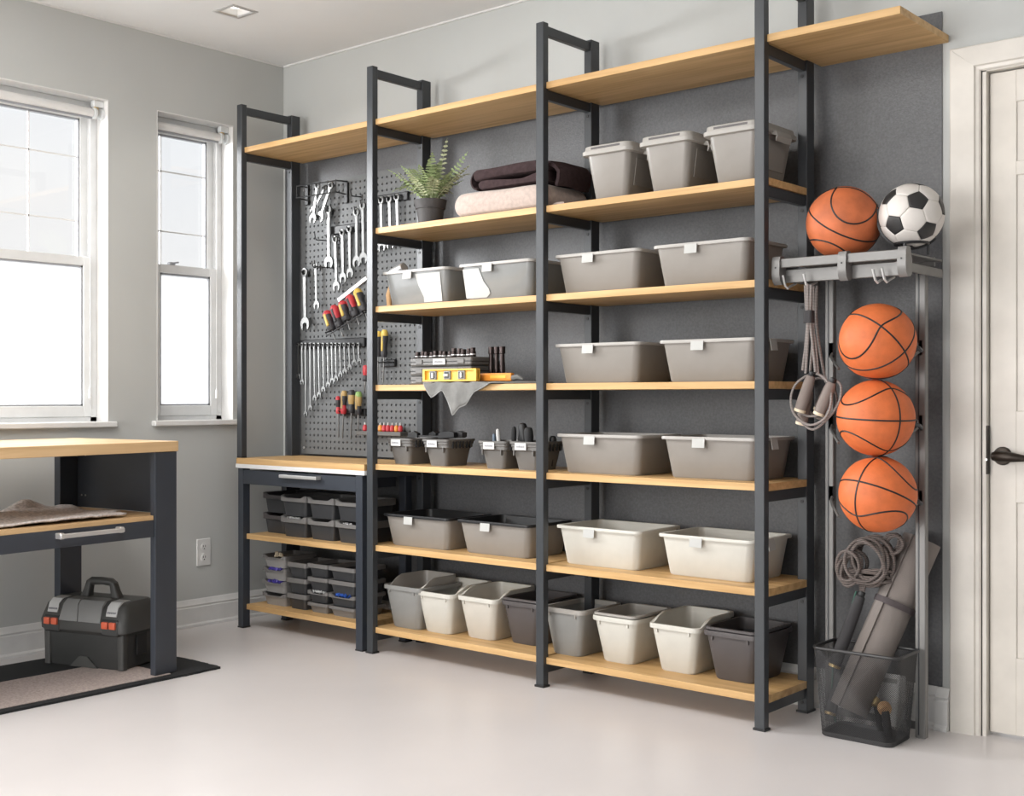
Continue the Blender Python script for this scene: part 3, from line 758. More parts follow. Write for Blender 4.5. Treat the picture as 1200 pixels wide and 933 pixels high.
ga = low('glossy grey tub on fifth shelf up, with papers tucked behind its left rim', -3.796, 3.635, Z3, 'glossgrey', 'tauperim', [ft])
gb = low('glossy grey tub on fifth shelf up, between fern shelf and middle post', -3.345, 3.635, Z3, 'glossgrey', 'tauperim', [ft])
def reflection_on(t, pts):
    """pale sheet standing in for a reflection on the sloping tub front; pts are (x, height) on the face"""
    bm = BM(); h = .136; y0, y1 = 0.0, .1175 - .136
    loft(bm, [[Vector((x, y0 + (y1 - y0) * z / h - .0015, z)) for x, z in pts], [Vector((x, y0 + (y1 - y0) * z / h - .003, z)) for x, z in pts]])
    obj('painted_reflection', bm, 'tagcard', t, False)  # white reflection of the glossy front, painted in the tag colour
reflection_on(ga, [(.045, .008), (.045, .03), (.02, .08), (.005, .128), (.150, .128), (.150, .008)])
reflection_on(gb, [(-.165, .010), (-.172, .128), (-.085, .128), (-.065, .075), (-.040, .045), (-.035, .025), (-.055, .010)])

# tall bins on the bottom shelf
TALL = [(-3.797, .163, 'grey', 'grey', 'grey bin with a paler insert on the bottom shelf, leftmost', 3.660, None),
        (-3.612, .148, 'bone', 'bone', 'off-white scoop bin on the bottom shelf, second from the left', 3.672, None),
        (-3.392, .148, 'cream', 'bone', 'cream scoop bin on the bottom shelf, third from the left', 3.695, None),
        (-3.180, .140, 'dark', 'dark', 'dark grey lined bin on the bottom shelf, left of the middle post', 3.725, 'dark'),
        (-2.925, .135, 'grey', 'lidgrey', 'light grey bin on the bottom shelf, right of the middle post', 3.675, None),
        (-2.698, .137, 'bone', 'bone', 'off-white bin with grey inner rim on the bottom shelf', 3.692, 'lidgrey'),
        (-2.447, .146, 'bone', 'bone', 'off-white scoop bin on the bottom shelf, second from the right', 3.700, None),
        (-2.226, .155, 'dark', 'dark', 'dark grey lined bin on the bottom shelf, at the right end', 3.712, 'dark')]
for k, (xl, wb, mb, mr, lab, y0, ln) in enumerate(TALL):
    sc = .028 if k in (1, 2, 6) else 0.0
    t = tub('tall_bin', lab, 'tall bins on the bottom shelf', xl + wb / 2, y0, Z7, wb, .215, wb + .052, .255, .182 if k in (0, 4) else .172, mb, mr, rim=.008, rimh=.016, r=.026, scoop=sc, liner=ln, clips=True, m_in='black' if mb == 'dark' else None)
    if k == 0:
        bm = BM()
        f = lambda x, y: .045 * min(1, max(0, (y + .0) / .06))
        cyb = .1075
        loft(bm, [rrect_sub(.185, .225, .02, .10, 0, cyb, 4, 6), rrect_sub(.198, .236, .02, .172, .0, cyb, 4, 6, f), rrect_sub(.192, .230, .02, .172, .0, cyb, 4, 6, f), rrect_sub(.180, .219, .02, .104, 0, cyb, 4, 6)], True, True)
        obj('insert', bm, 'lidgrey', t)

# lidded tall bins on the sixth shelf
for k, (xl, lab) in enumerate(((-2.692, 'lidded warm grey bin on sixth shelf up, nearest the middle post'), (-2.436, 'lidded warm grey bin on sixth shelf up, middle of three'), (-2.170, 'lidded warm grey bin on sixth shelf up, nearest the right post'))):
    wb, db, wt, dt, h = .146, .215, .196, .26, .176
    t = thing('lidded_bin', lab, 'storage bin', (xl + wb / 2, 3.635, Z2), 0, 'lidded bins on the sixth shelf')
    cy = db / 2
    bm = BM(); loft(bm, [rrect(wb - .008, db - .008, .022, 0, 0, cy), rrect(wb, db, .022, .005, 0, cy), rrect(wt, dt, .026, h, 0, cy)]); obj('body', bm, 'taupe', t)
    bm = BM(); loft(bm, [rrect(wt + .012, dt + .012, .028, h - .012, 0, cy), rrect(wt + .030, dt + .030, .03, h - .010, 0, cy), rrect(wt + .030, dt + .030, .03, h + .004, 0, cy), rrect(wt + .018, dt + .018, .03, h + .006, 0, cy), rrect(wt + .014, dt + .014, .03, h + .022, 0, cy), rrect(wt - .004, dt - .004, .03, h + .026, 0, cy), rrect(wt - .02, dt - .02, .03, h + .014, 0, cy)])
    lid = obj('lid', bm, 'lidgrey', t)
    bm = BM(); box(bm, -.066, .066, cy - dt / 2 - .0085, cy - dt / 2 - .004, h + .009, h + .018, .001); obj('lid_slot', bm, 'dark', lid)
    for sx in (-1, 1):
        bm = BM()
        prism(bm, [(sx * (wt / 2 + .006), cy - .05, h - .002), (sx * (wt / 2 + .028), cy - .05, h - .004), (sx * (wt / 2 + .034), cy - .05, h - .022), (sx * (wt / 2 + .028), cy - .05, h - .040), (sx * (wt / 2 + .025), cy - .05, h - .038), (sx * (wt / 2 + .027), cy - .05, h - .020), (sx * (wt / 2 + .006), cy - .05, h - .012)], (0, .10, 0)); obj('clip_handle', bm, 'lidgrey', t)
        bm = BM(); T = Matrix.Translation((sx * (wb / 2 + .0155), cy, h * .52)) @ Matrix.Rotation(sx * math.atan2((wt - wb) / 2, h), 4, 'Y')
        box(bm, -.0015, .0015, -.075, .075, -.045, .055, .001, T); obj('side_panel', bm, 'taupe', t)

# small scoop bins inside the cabinet
def small(label, x0, x1, y0, z, h, mb, mr, notch=True, depth=.20):
    w = x1 - x0; rim = .006
    t = thing('small_bin', label, 'small bin', ((x0 + x1) / 2, y0, z), 0, 'small parts bins in the cabinet')
    wt = w - 2 * rim - .003; wb = wt - .024; dt = depth; db = depth - .02; cy = depth / 2
    def zf(x, y):
        if not notch: return 0
        if y < .02 and abs(x) < wt * .33: return -.012
        return 0
    R_ = lambda ww, dd, zz, f=None: rrect_sub(ww, dd, .012, zz, 0, cy, 3, 6, f)
    bm = BM(); loft(bm, [R_(wb, db, 0), R_(wb + .02, db + .016, h * .72), R_(wt - .008, dt - .008, h * .72), R_(wb - .006, db - .006, .004)]); obj('body', bm, mb, t)
    bm = BM(); loft(bm, [R_(wt, dt, h * .68), R_(wt + rim * 2, dt + rim * 2, h * .70), R_(wt + rim * 2, dt + rim * 2, h * .985, zf), R_(wt, dt, h, zf), R_(wt - .006, dt - .006, h * .98, zf), R_(wt - .008, dt - .008, h * .68)], closed=True); obj('rim', bm, mr, t)
    return t
UX = [(-4.735, -4.556), (-4.540, -4.352), (-4.348, -4.160), (-4.156, -3.968)]
pos = ['leftmost', 'second from left', 'third from left', 'rightmost']
for r_ in range(2):
    for k, (a, b) in enumerate(UX):
        small('dark grey scoop bin in cabinet, %s row of middle shelf, %s' % (('lower', 'upper')[r_], pos[k]), a, b, 3.70 if k == 0 else 3.652, .450 + .098 * r_, .097, 'darkbin', 'dark' if k == 0 else 'binrim')
LXs = [(-4.690, -4.512), (-4.506, -4.362), (-4.358, -4.214), (-4.210, -4.030)]
tn = ['bottom', 'second', 'third', 'top']
for k, (a, b) in enumerate(LXs):
    if k == 1: hs = [.073, .073, .073]
    elif k == 0: hs = [.060] * 4
    else: hs = [.046, .055, .062, .062]
    z = .113
    nm = tn if len(hs) == 4 else ['bottom', 'middle', 'top']
    for q, h in enumerate(hs):
        mb = 'clearbin' if k == 0 else ('binrim' if (k >= 2 and q == 0) else 'darkbin')
        what = 'cloudy plastic tray' if k == 0 else ('pale grey shallow bin' if mb == 'binrim' else 'dark grey bin')
        small('%s, %s tier of the %s stack on cabinet bottom shelf' % (what, nm[q], ['leftmost', 'second', 'third', 'rightmost'][k]), a, b, 3.660, z, h - .0005, mb, 'binrim', (k == 0 or (k >= 2 and q == 1)), .19)
        z += h

def bits(name, label, xc, y0, z, w, d, n, mats, size, cat='loose parts'):
    o = None
    bm = BM(); rnd = random.Random(hash(label) % 1000 if False else len(label) * 7 + n)
    for q in range(n):
        T = Matrix.Translation((rnd.uniform(-w / 2, w / 2), rnd.uniform(0, d), rnd.uniform(0, size * .8))) @ Euler((rnd.uniform(0, 3), rnd.uniform(0, 3), rnd.uniform(0, 3))).to_matrix().to_4x4()
        box(bm, -size * rnd.uniform(.5, 1), size * rnd.uniform(.5, 1), -size * .3, size * .3, -size * .2, size * .2, 0, T)
    o = obj(name, bm, mats, None, False, loc=(xc, y0, z)); o['kind'] = 'stuff'; o['label'] = label; o['category'] = cat
    return o
bits('white_plugs', 'white wall plugs heaped in a lower-row scoop bin', -4.47, 3.656, .533, .09, .02, 40, 'paper', .007)
bits('steel_screws', 'pale screws heaped in the rightmost scoop bin of lower row', -4.085, 3.656, .531, .06, .02, 24, 'satin', .007)
bits('white_plugs', 'pale plugs heaped in third stack on cabinet bottom shelf', -4.286, 3.664, .206, .08, .02, 46, 'paper', .007)
bits('blue_connectors', 'blue connectors heaped in rightmost stack on cabinet bottom shelf', -4.12, 3.664, .206, .09, .02, 36, 'blue', .009)
bits('violet_packets', 'violet packets in the second tray of leftmost stack', -4.60, 3.664, .222, .10, .02, 34, 'violet', .010)
bits('violet_packets', 'violet packets in the third tray of leftmost stack', -4.605, 3.664, .282, .10, .02, 34, 'violet', .010)
bits('beige_offcut', 'beige offcuts lying in the top tray of leftmost stack', -4.60, 3.68, .348, .05, .03, 10, 'creamring', .014)

# ================================================================== THIRD SHELF: LABELLED CRATES AND HAND TOOLS
def scribble(t, T, w, seed):
    """a short unreadable line of small print on a label"""
    rnd = random.Random(seed); bm = BM(); x = -w / 2
    while x < w / 2 - .003:
        q = rnd.uniform(.0025, .005); box(bm, x, x + q, -.0004, 0, -.004, rnd.uniform(.001, .004), 0, T); x += q + .0018
    return obj('print', bm, 'ink', t, False)
def crate(label, xc, y0, tagged, seed):
    z, wb, wt, db, dt, h = Z5, .098, .140, .13, .165, .112
    t = thing('hanging_crate', label, 'crate', (xc, y0, z), 0, 'narrow graphite crates on the third shelf')
    cy = db / 2
    R_ = lambda w, d, zz: rrect(w, d, .016, zz, 0, cy)
    bm = BM(); loft(bm, [R_(wb, db, 0), R_(wb + .026, db + .026, h * .70), R_(wb + .022, db + .022, h * .70), R_(wb - .006, db - .006, .004)]); obj('body', bm, 'crate', t)
    bm = BM(); loft(bm, [R_(wb + .026, db + .026, h * .66), R_(wt, dt, h * .69), R_(wt, dt, h * .80), R_(wt + .006, dt + .006, h * .82), R_(wt + .006, dt + .006, h * .90), R_(wt + .014, dt + .014, h * .92), R_(wt + .014, dt + .014, h), R_(wt - .004, dt - .004, h), R_(wt - .012, dt - .012, h * .70), R_(wb + .020, db + .020, h * .66)], closed=True)
    ro = obj('rim', bm, 'crate', t)
    for q in range(6):
        yy = cy - dt / 2 + .03 + q * (dt - .06) / 5
        for sx in (-1, 1):
            bm = BM(); box(bm, sx * (wt / 2 + .004) - .004, sx * (wt / 2 + .004) + .004, yy - .003, yy + .003, h * .66, h * .93, .001); obj('rib', bm, 'black', ro)
    for q in (-.35, .35):
        bm = BM(); box(bm, q * wt - .003, q * wt + .003, cy - dt / 2 - .006, cy - dt / 2 + .004, h * .50, h * .70, .001); obj('rib', bm, 'crate', ro)
    if tagged:
        T = Matrix.Translation((-.012, cy - dt / 2 - .0075, h * .83))
        bm = BM(); box(bm, -.029, .029, -.001, .001, -.014, .014, 0, T); lb = obj('label_card', bm, 'paper', t)
        scribble(lb, Matrix.Translation((-.012, cy - dt / 2 - .0085, h * .83)), .042, seed)
    return t
crate('labelled graphite crate on third shelf, nearest the pegboard', -3.735, 3.660, True, 1)
crate('labelled graphite crate on third shelf, second from the pegboard', -3.520, 3.660, True, 2)
crate('labelled graphite crate with sticks standing in it', -3.205, 3.662, True, 3)
crate('labelled graphite crate full of black handles, by the middle post', -3.050, 3.675, True, 4)
# black clamps laid across the crates
for k, (lab, xa, xb, y, z) in enumerate((('black bar clamp lying across the left crates, in front', -3.715, -3.47, 3.70, .933), ('black bar clamp lying across the left crates, behind', -3.68, -3.44, 3.76, .933))):
    t = thing('bar_clamp', lab, 'clamp', ((xa + xb) / 2, y, z), .12 - .3 * k)
    h = (xb - xa) / 2
    bm = BM(); box(bm, -h, h, -.007, .007, 0, .008, .001); obj('bar', bm, 'black', t)
    bm = BM(); prism(bm, [(-h, -.012, -.002), (-h + .05, -.012, -.002), (-h + .05, -.012, .016), (-h + .03, -.012, .024), (-h, -.012, .014)], (0, .024, 0)); obj('fixed_jaw', bm, 'black', t)
    bm = BM(); prism(bm, [(h - .08, -.013, -.003), (h, -.013, .004), (h, -.013, .022), (h - .03, -.013, .028), (h - .08, -.013, .018)], (0, .026, 0)); obj('trigger_grip', bm, 'blacksoft', t)
def upright(name, label, x, y, z0, z1, lean, r, m_, cat='hand tool', bulb=1.0, m2=None):
    t = thing(name, label, cat, (x, y, z0), 0, 'tools standing in the crates')
    a, b = Vector((0, 0, 0)), Vector((lean[0], lean[1], z1 - z0)); n = 9
    pts = [a.lerp(b, q / (n - 1)) for q in range(n)]
    bm = BM(); tube(bm, pts[:5], [r * .7] * 5, 10); obj('shank', bm, m2 or m_, t)
    bm = BM(); rr = [r * .75, r * bulb * .9, r * bulb, r * bulb * 1.05, r * bulb * 1.0, r * bulb * .8, r * bulb * .35]
    gp = [a.lerp(b, f) for f in (.45, .55, .68, .80, .90, .97, 1.0)]
    tube(bm, gp, rr, 12); obj('grip', bm, m_, t)
upright('chisel', 'slim blue-grey handled tool in the crate of sticks', -3.245, 3.71, .83, .955, (-.008, 0, 0), .007, 'bluegrey')
upright('paint_stirrer', 'white stick standing in the crate of sticks', -3.205, 3.70, .83, .975, (-.02, 0, 0), .008, 'paper')
upright('file', 'flat black handled file in the crate of sticks', -3.175, 3.74, .83, .985, (.004, 0, 0), .010, 'blacksoft')
upright('rasp', 'dark rasp at the right of the crate of sticks', -3.165, 3.76, .83, .965, (.012, 0, 0), .008, 'black')
upright('wire_brush', 'tall black handle, first from left in the full crate', -3.090, 3.73, .83, 1.000, (-.030, 0, 0), .013, 'black', bulb=1.4)
upright('pliers', 'broad black handle, second from left in the full crate', -3.060, 3.71, .83, .985, (-.012, 0, 0), .013, 'blacksoft', bulb=1.4)
upright('cutters', 'leaning black handle, third from left in the full crate', -3.040, 3.74, .83, .975, (.010, 0, 0), .012, 'black', bulb=1.4)
upright('hammer_handle', 'black handle at the right of the full crate', -3.015, 3.71, .83, .980, (.008, 0, 0), .014, 'blacksoft', bulb=1.3)
upright('awl', 'low black handle behind the others in the full crate', -3.005, 3.77, .83, .950, (.012, 0, 0), .012, 'black', bulb=1.2)

# ================================================================== FOURTH SHELF: SOCKET CASES, LEVEL, CLOTH
for k in range(3):
    z = Z4 + .0005 + k * .0385
    t = thing('socket_case', ['bottom flat grey socket case in the stack behind the level', 'middle flat grey socket case in the stack behind the level', 'top flat grey socket case carrying a white label'][k], 'tool case', (-3.505, 3.66, z), 0, 'stacked socket cases')
    bm = BM(); loft(bm, [rrect(.345, .165, .008, 0, 0, .0825), rrect(.355, .175, .008, .006, 0, .0825), rrect(.355, .175, .008, .032, 0, .0825), rrect(.345, .165, .008, .036, 0, .0825)]); obj('shell', bm, 'crate', t)
    bm = BM(); box(bm, -.179, .179, -.007, .172, .0165, .0195, .001); obj('seam', bm, 'black', t)
    for q in (-.12, .12):
        bm = BM(); box(bm, q - .02, q + .02, -.009, -.004, .008, .028, .002); obj('latch', bm, 'crate', t)
    bm = BM(); tube(bm, [(-.165, .02, .02), (-.186, .02, .02), (-.186, .06, .02), (-.165, .06, .02)], .004, 6); obj('hinge_loop', bm, 'black', t)
    if k == 2:
        bm = BM(); box(bm, -.035, .035, -.0105, -.0085, .006, .030); lb = obj('label_card', bm, 'paper', t); scribble(lb, Matrix.Translation((0, -.0108, .018)), .05, 9)
ZT = Z4 + .0005 + 3 * .0385 - .0025
for q in range(13):
    x = -3.668 + q * .0265; h = .027 + .003 * math.sin(q * 1.7) + (.008 if q > 7 else 0)
    t = thing('socket', 'small dark steel socket, %s from the left on top of the cases' % ORD[q], 'socket', (x, 3.69 + .006 * (q % 2), ZT), 0, 'sockets on the socket cases')
    bm = BM(); lathe(bm, [(.012, 0), (.013, .002), (.013, h * .55), (.011, h * .6), (.011, h), (.007, h), (.007, h * .6)], 14); obj('barrel', bm, 'sockdark', t)
    bm = BM(); lathe(bm, [(.0135, h * .22), (.0135, h * .32)], 14, None, False, False); obj('knurl_band', bm, 'satin', t)
for q, x in enumerate((-3.298, -3.268, -3.238)):
    t = thing('deep_socket', 'deep dark socket standing right of the cases, %s from the left' % ORD[q], 'socket', (x, 3.745, Z4 + .004), 0, 'deep sockets beside the cases')
    bm = BM(); lathe(bm, [(.011, 0), (.012, .002), (.012, .08), (.010, .09), (.010, .120), (.013, .122), (.013, .150), (.008, .150)], 14); obj('barrel', bm, 'sockdark', t)
    bm = BM(); lathe(bm, [(.0125, .03), (.0125, .036)], 14, None, False, False); obj('knurl_band', bm, 'satin', t)
# cloth draped over the shelf edge
t = thing('cleaning_cloth', 'grey cloth hanging in points over the edge of the eye-level shelf', 'cloth', (0, 0, 0))
def hang(x):
    K = [(-3.505, 0.0), (-3.462, .058), (-3.395, .026), (-3.337, .132), (-3.245, .035), (-3.16, 0.0), (-2.9, 0.0)]
    for (a, ha), (b, hb) in zip(K[:-1], K[1:]):
        if a <= x <= b: return ha + (hb - ha) * (x - a) / (b - a)
    return 0
bm = BM(); NX = 64; cols = []
for i in range(NX + 1):
    x = -3.505 + (.560) * i / NX
    h = hang(x); colv = []
    yb = 3.66 + .05 * (1 - abs(i / NX - .5) * 2) + .05 * (i / NX)
    yfr = 3.586 if x < -3.165 else 3.586 + (x + 3.165) * .28
    for q in range(5):
        y = yb + (yfr - yb) * q / 4
        colv.append(bm.verts.new((x + .004 * math.sin(q * 2 + i * .3), y, Z4 + .006 + .003 * math.sin(i * .55 + q))))
    for q in range(1, 7):
        f = q / 6
        colv.append(bm.verts.new((x - .02 * f * (1 if x < -3.3 else -.2), yfr - .004 - .003 * math.sin(i * .7) * (1 if h > .01 else 0) - .004 * f, Z4 + .004 - h * f)))
    cols.append(colv)
for a, b in zip(cols[:-1], cols[1:]):
    for q in range(len(a) - 1): bm.faces.new((a[q], a[q + 1], b[q + 1], b[q]))
co = obj('fabric', bm, 'rag', t, True, 60)
sm = co.modifiers.new('thickness', 'SOLIDIFY'); sm.thickness = .003; sm.offset = 0
bm = BM(); pts = []
for i in range(NX + 1):
    x = -3.505 + (.560) * i / NX
    if x > -3.165: break
    h = hang(x); pts.append((x - .02 * (1 if x < -3.3 else -.2), 3.5785 - .003 * math.sin(i * .7) * (1 if h > .01 else 0), Z4 + .004 - h))
tube(bm, pts, .0026, 6); obj('hem', bm, 'grey', t)
# spirit level
t = thing('spirit_level', 'yellow spirit level with three vials lying against the socket cases', 'level', (-3.402, 3.612, Z4 + .012))
bm = BM(); hw = .150
box(bm, -hw, hw, -.012, .012, 0, .007, .001); box(bm, -hw, hw, -.012, .012, .044, .051, .001); box(bm, -hw, hw, -.001, .004, .006, .045)
for q in (-hw, hw - .012): box(bm, q, q + .012, -.0115, .0115, .006, .045)
obj('body', bm, 'yellow', t)
for q in (-.095, -.015, .065):
    bm = BM(); box(bm, q - .019, q + .019, -.009, .009, .007, .044, .003); vf = obj('vial_frame', bm, 'grey', t)
    bm = BM(); box(bm, q - .013, q + .013, -.0098, -.008, .012, .039, .001); obj('vial_window', bm, 'black', vf)
    bm = BM(); tube(bm, [(q - .011, -.011, .025), (q + .011, -.011, .025)] if abs(q + .015) < .01 else [(q + .003, -.011, .015), (q + .003, -.011, .036)], .0055, 10); obj('vial', bm, 'clear', vf)
t = thing('utility_saw', 'orange handled tool lying right of the yellow level', 'hand tool', (-3.195, 3.668, Z4 + .012), .05)
bm = BM(); box(bm, -.085, .075, -.012, .012, 0, .032, .005, None, 2); obj('handle', bm, 'orangep', t)
bm = BM(); box(bm, -.03, .05, -.0135, -.0115, .010, .023, .001); obj('handle_inset', bm, 'yellow', t)
bm = BM(); tube(bm, [(.075, 0, .012), (.10, 0, .016), (.125, .004, .006)], [.012, .010, .004], 8); obj('nose', bm, 'rag', t)

# hammer handle and papers at the left of the fifth shelf
t = thing('mallet', 'beech handled mallet leaning at the left end of the fifth shelf', 'mallet', (-3.812, 3.66, Z3 + .001))
bm = BM(); tube(bm, [(0, 0, 0.001), (-.004, .0, .05), (.004, .012, .10), (.010, .035, .155)], [.011, .013, .012, .010], 12); obj('handle', bm, 'beech', t)
bm = BM(); T = axis_T((-.03, .05, .150), (.045, .045, .170)); lathe(bm, [(.020, 0), (.024, .004), (.024, .076), (.020, .080)], 14, T); obj('head', bm, 'satin', t)

# ================================================================== SIXTH SHELF: FERN, TOWELS
t = thing('potted_fern', 'green fern in a dark grey pot on the sixth shelf', 'plant', (-3.572, 3.668, Z2))
bm = BM(); lathe(bm, [(.046, 0), (.050, .002), (.058, .062), (.063, .063), (.070, .100), (.066, .100), (.061, .066), (.058, .062), (.050, .088)], 32); obj('pot', bm, 'terra', t)
bm = BM(); lathe(bm, [(.064, .082), (.03, .088), (.002, .09)], 20, None, False, True); obj('soil', bm, 'soil', t)
rnd = random.Random(11)
def frond(az, L, rise, droop, m_, side=None):
    bm = BM(); n = 15
    d = Vector((math.cos(az), math.sin(az), 0))
    if side is None: side = Vector((-math.sin(az), math.cos(az), 0))
    P = [Vector((0, 0, .086)) + d * (.012 + L * q / n * math.cos(rise)) + Vector((0, 0, L * math.sin(rise) * (q / n) - droop * (q / n) ** 2.4)) for q in range(n + 1)]
    tube(bm, P, [.0016 - .0009 * q / n for q in range(n + 1)], 4)
    for q in range(3, n):
        s = q / n; ll = .027 * math.sin(PI * (.22 + .75 * s)) * rnd.uniform(.8, 1.1); fw = (P[q + 1] - P[q - 1]).normalized()
        for sd in (-1, 1):
            o_ = side * sd
            tip = P[q] + o_ * ll + fw * ll * .35 - Vector((0, 0, ll * rnd.uniform(.1, .4))); w = fw * (L / n) * .24
            mid = P[q] + (tip - P[q]) * .5 + Vector((0, 0, ll * .08))
            v = [bm.verts.new(x) for x in (P[q] - w * .7, mid - w * 1.1, tip, mid + w * 1.1, P[q] + w * .7)]
            bm.faces.new((v[0], v[1], v[3], v[4])); bm.faces.new((v[1], v[2], v[3]))
    obj('frond', bm, m_, t, True, 60)
frond(.65, .285, 1.36, .0, 'fernpale', Vector((.76, .65, 0))); frond(.5, .27, .98, .01, 'fern', Vector((.7, .3, -.6))); frond(.05, .27, .72, .04, 'fernpale'); frond(-.2, .24, .85, .06, 'fern')
for q in range(54):
    az = q * 2.399 + rnd.uniform(-.2, .2)
    L = rnd.uniform(.18, .29) * (1.0 if math.sin(az) < .5 else .8)   # fronds towards the wall stay shorter
    rise = rnd.uniform(.80, 1.32)
    frond(az, L, rise, L * math.sin(rise) * rnd.uniform(.15, .75), 'fernpale' if q % 3 == 0 else 'fern')

def ribbon(bm, path, th, y0, y1, ny, amp, seed, taper=0.0):
    """thick cloth layer: 2-D path (x,z) extruded along y, with soft unevenness"""
    n = len(path); rnd = random.Random(seed); ph = [rnd.uniform(0, 6) for _ in range(6)]
    nor = []
    for i in range(n):
        a = Vector(path[max(i - 1, 0)]); b = Vector(path[min(i + 1, n - 1)]); d = (b - a).normalized(); nor.append(Vector((-d.y, d.x)))
    rings = []
    for j in range(ny + 1):
        s = j / ny; e = 1 - (1 - min(1, min(s, 1 - s) * ny / 1.0)) * .45
        loop = []
        for sg in (1, -1):
            rng = range(n) if sg == 1 else range(n - 1, -1, -1)
            for i in rng:
                w = amp * (math.sin(i * .9 + ph[0] + s * 5) + math.sin(i * .37 + ph[1] + s * 9))
                p = Vector(path[i]) + nor[i] * (sg * th / 2 * e)
                yy = y0 + (y1 - y0) * s + amp * 1.5 * math.sin(i * .6 + ph[2])
                loop.append(Vector((p.x + w * .4, yy, p.y + w)))
        rings.append(loop)
    loft(bm, rings)
def arc(cx, cz, r, a0, a1, n=7, sx=1.0): return [(cx + sx * r * math.cos(a0 + (a1 - a0) * q / n), cz + r * math.sin(a0 + (a1 - a0) * q / n)) for q in range(n + 1)]
def line(a, b, n=10): return [(a[0] + (b[0] - a[0]) * q / n, a[1] + (b[1] - a[1]) * q / n) for q in range(n + 1)]
def pillow(bm, prof, y0, y1, ny, inset, amp, seed):
    """soft folded bundle: closed (x,z) profile along y, rounded in at both ends"""
    rnd = random.Random(seed); ph = [rnd.uniform(0, 6) for _ in range(4)]
    cx = sum(p[0] for p in prof) / len(prof); cz = sum(p[1] for p in prof) / len(prof); rings = []
    st = [0, .02, .06, .12] + [.12 + .76 * k / ny for k in range(1, ny)] + [.88, .94, .98, 1.0]
    for s in st:
        e = min(s, 1 - s); k = inset * max(0, 1 - e / .12) ** 2
        rings.append([Vector((x - (x - cx) * k * .25 + amp * math.sin(i * .8 + s * 6 + ph[0]), y0 + (y1 - y0) * s + amp * math.sin(i * .5 + ph[1]), z - (z - cz) * k + amp * .8 * math.sin(i * .55 + s * 8 + ph[2]) * (1 if z > .01 else 0))) for i, (x, z) in enumerate(prof)])
    loft(bm, rings)
t = thing('folded_towel', 'beige terry towel folded under the brown blanket', 'towel', (0, 0, Z2))
bm = BM(); pillow(bm, line((-2.935, .001), (-3.345, .001), 16) + arc(-3.350, .052, .050, -PI / 2, -3 * PI / 2, 12)[1:] + line((-3.33, .102), (-2.95, .096), 16) + arc(-2.945, .048, .048, PI / 2, -PI / 2, 8)[1:-1], 3.615, 3.885, 8, .30, .0014, 3); obj('fold', bm, 'towelb', t, True, 70)
bm = BM(); ribbon(bm, line((-2.93, .012), (-2.845, .012), 8), .020, 3.65, 3.84, 6, .0015, 5); obj('loose_end', bm, 'towelb', t, True, 70)
t = thing('folded_blanket', 'dark brown fleece blanket folded on top of the beige towel', 'blanket', (0, 0, Z2 + .1045))
bm = BM(); pillow(bm, line((-2.93, .046), (-3.285, .040), 14) + arc(-3.290, .064, .024, -PI / 2, -3 * PI / 2, 8)[1:] + line((-3.27, .088), (-2.99, .092), 12) + line((-2.97, .090), (-2.91, .070), 4), 3.640, 3.875, 8, .25, .0022, 6); obj('upper_fold', bm, 'towelbr', t, True, 70)
bm = BM(); pillow(bm, line((-2.92, .002), (-3.265, .001), 14) + arc(-3.270, .022, .021, -PI / 2, -3 * PI / 2, 8)[1:] + line((-3.25, .042), (-3.05, .030), 8) + line((-3.02, .034), (-2.93, .046), 6), 3.646, 3.875, 8, .25, .0024, 8); obj('lower_fold', bm, 'towelbr', t, True, 70)
bm = BM(); ribbon(bm, arc(-3.285, .044, .036, PI / 2, 3 * PI / 2, 8, .9), .012, 3.642, 3.875, 8, .001, 9); obj('end_fold', bm, 'towelbr', t, True, 70)
bm = BM(); ribbon(bm, [(-2.93, .075), (-2.895, .062), (-2.875, .040), (-2.880, .010), (-2.892, -.018)], .026, 3.660, 3.86, 6, .003, 12); obj('drooping_end', bm, 'towelbr', t, True, 70)

# ================================================================== WORKBENCH, RUG, TOOLBOX, FLOOR MAT
BR = math.radians(6.0)
bench = thing('workbench', 'charcoal workbench with oak top and shelf below the large window', 'workbench', (-4.142, 2.819, 0), BR)
# local frame: origin at far front corner, -y runs along the bench, -x towards the wall
BL, BD = 1.62, .66
bm = BM(); box(bm, -BD, 0, -BL, 0, .888, .929, .002); obj('worktop', bm, 'oakY', bench)
for (x0, x1) in ((-.034, -.004), (-BD + .01, -BD + .05)):
    for (y0, y1) in ((-.112, -.006), (-BL + .006, -BL + .112)):
        bm = BM(); box(bm, x0, x1, y0, y1, .012, .887, .0015); obj('leg', bm, 'metal2', bench)
for y0 in (-.030, -BL + .012):
    bm = BM(); box(bm, -BD + .05, -.034, y0, y0 + .018, .640, .886, .001); sp = obj('side_panel', bm, 'metal2', bench)
    for (sx, sz) in ((-.09, .85), (-.065, .85), (-.09, .68), (-.065, .68), (-.55, .86), (-.575, .86), (-.55, .69), (-.575, .69)):
        bm = BM(); lathe(bm, [(.004, 0), (.004, .003)], 8, Matrix.Translation((sx, y0, sz)) @ Matrix.Rotation(PI / 2, 4, 'X')); obj('rivet', bm, 'satin', sp)
bm = BM(); box(bm, -BD + .012, -.0355, -BL + .014, -.034, .622, .640, .001); box(bm, -.036, -.012, -BL + .114, -.114, .622, .640, .001); obj('shelf_board', bm, 'oakY', bench)
bm = BM(); box(bm, -.030, -.010, -BL + .114, -.113, .556, .6215, .0015); dr = obj('drawer_front', bm, 'metal2', bench)
bm = BM(); box(bm, -BD + .06, -.031, -BL + .13, -.13, .565, .6205); obj('drawer_box', bm, 'metal2', dr)
bm = BM()
for yy in (-.545, -.285): box(bm, -.012, .020, yy - .010, yy + .010, .590, .612, .003)
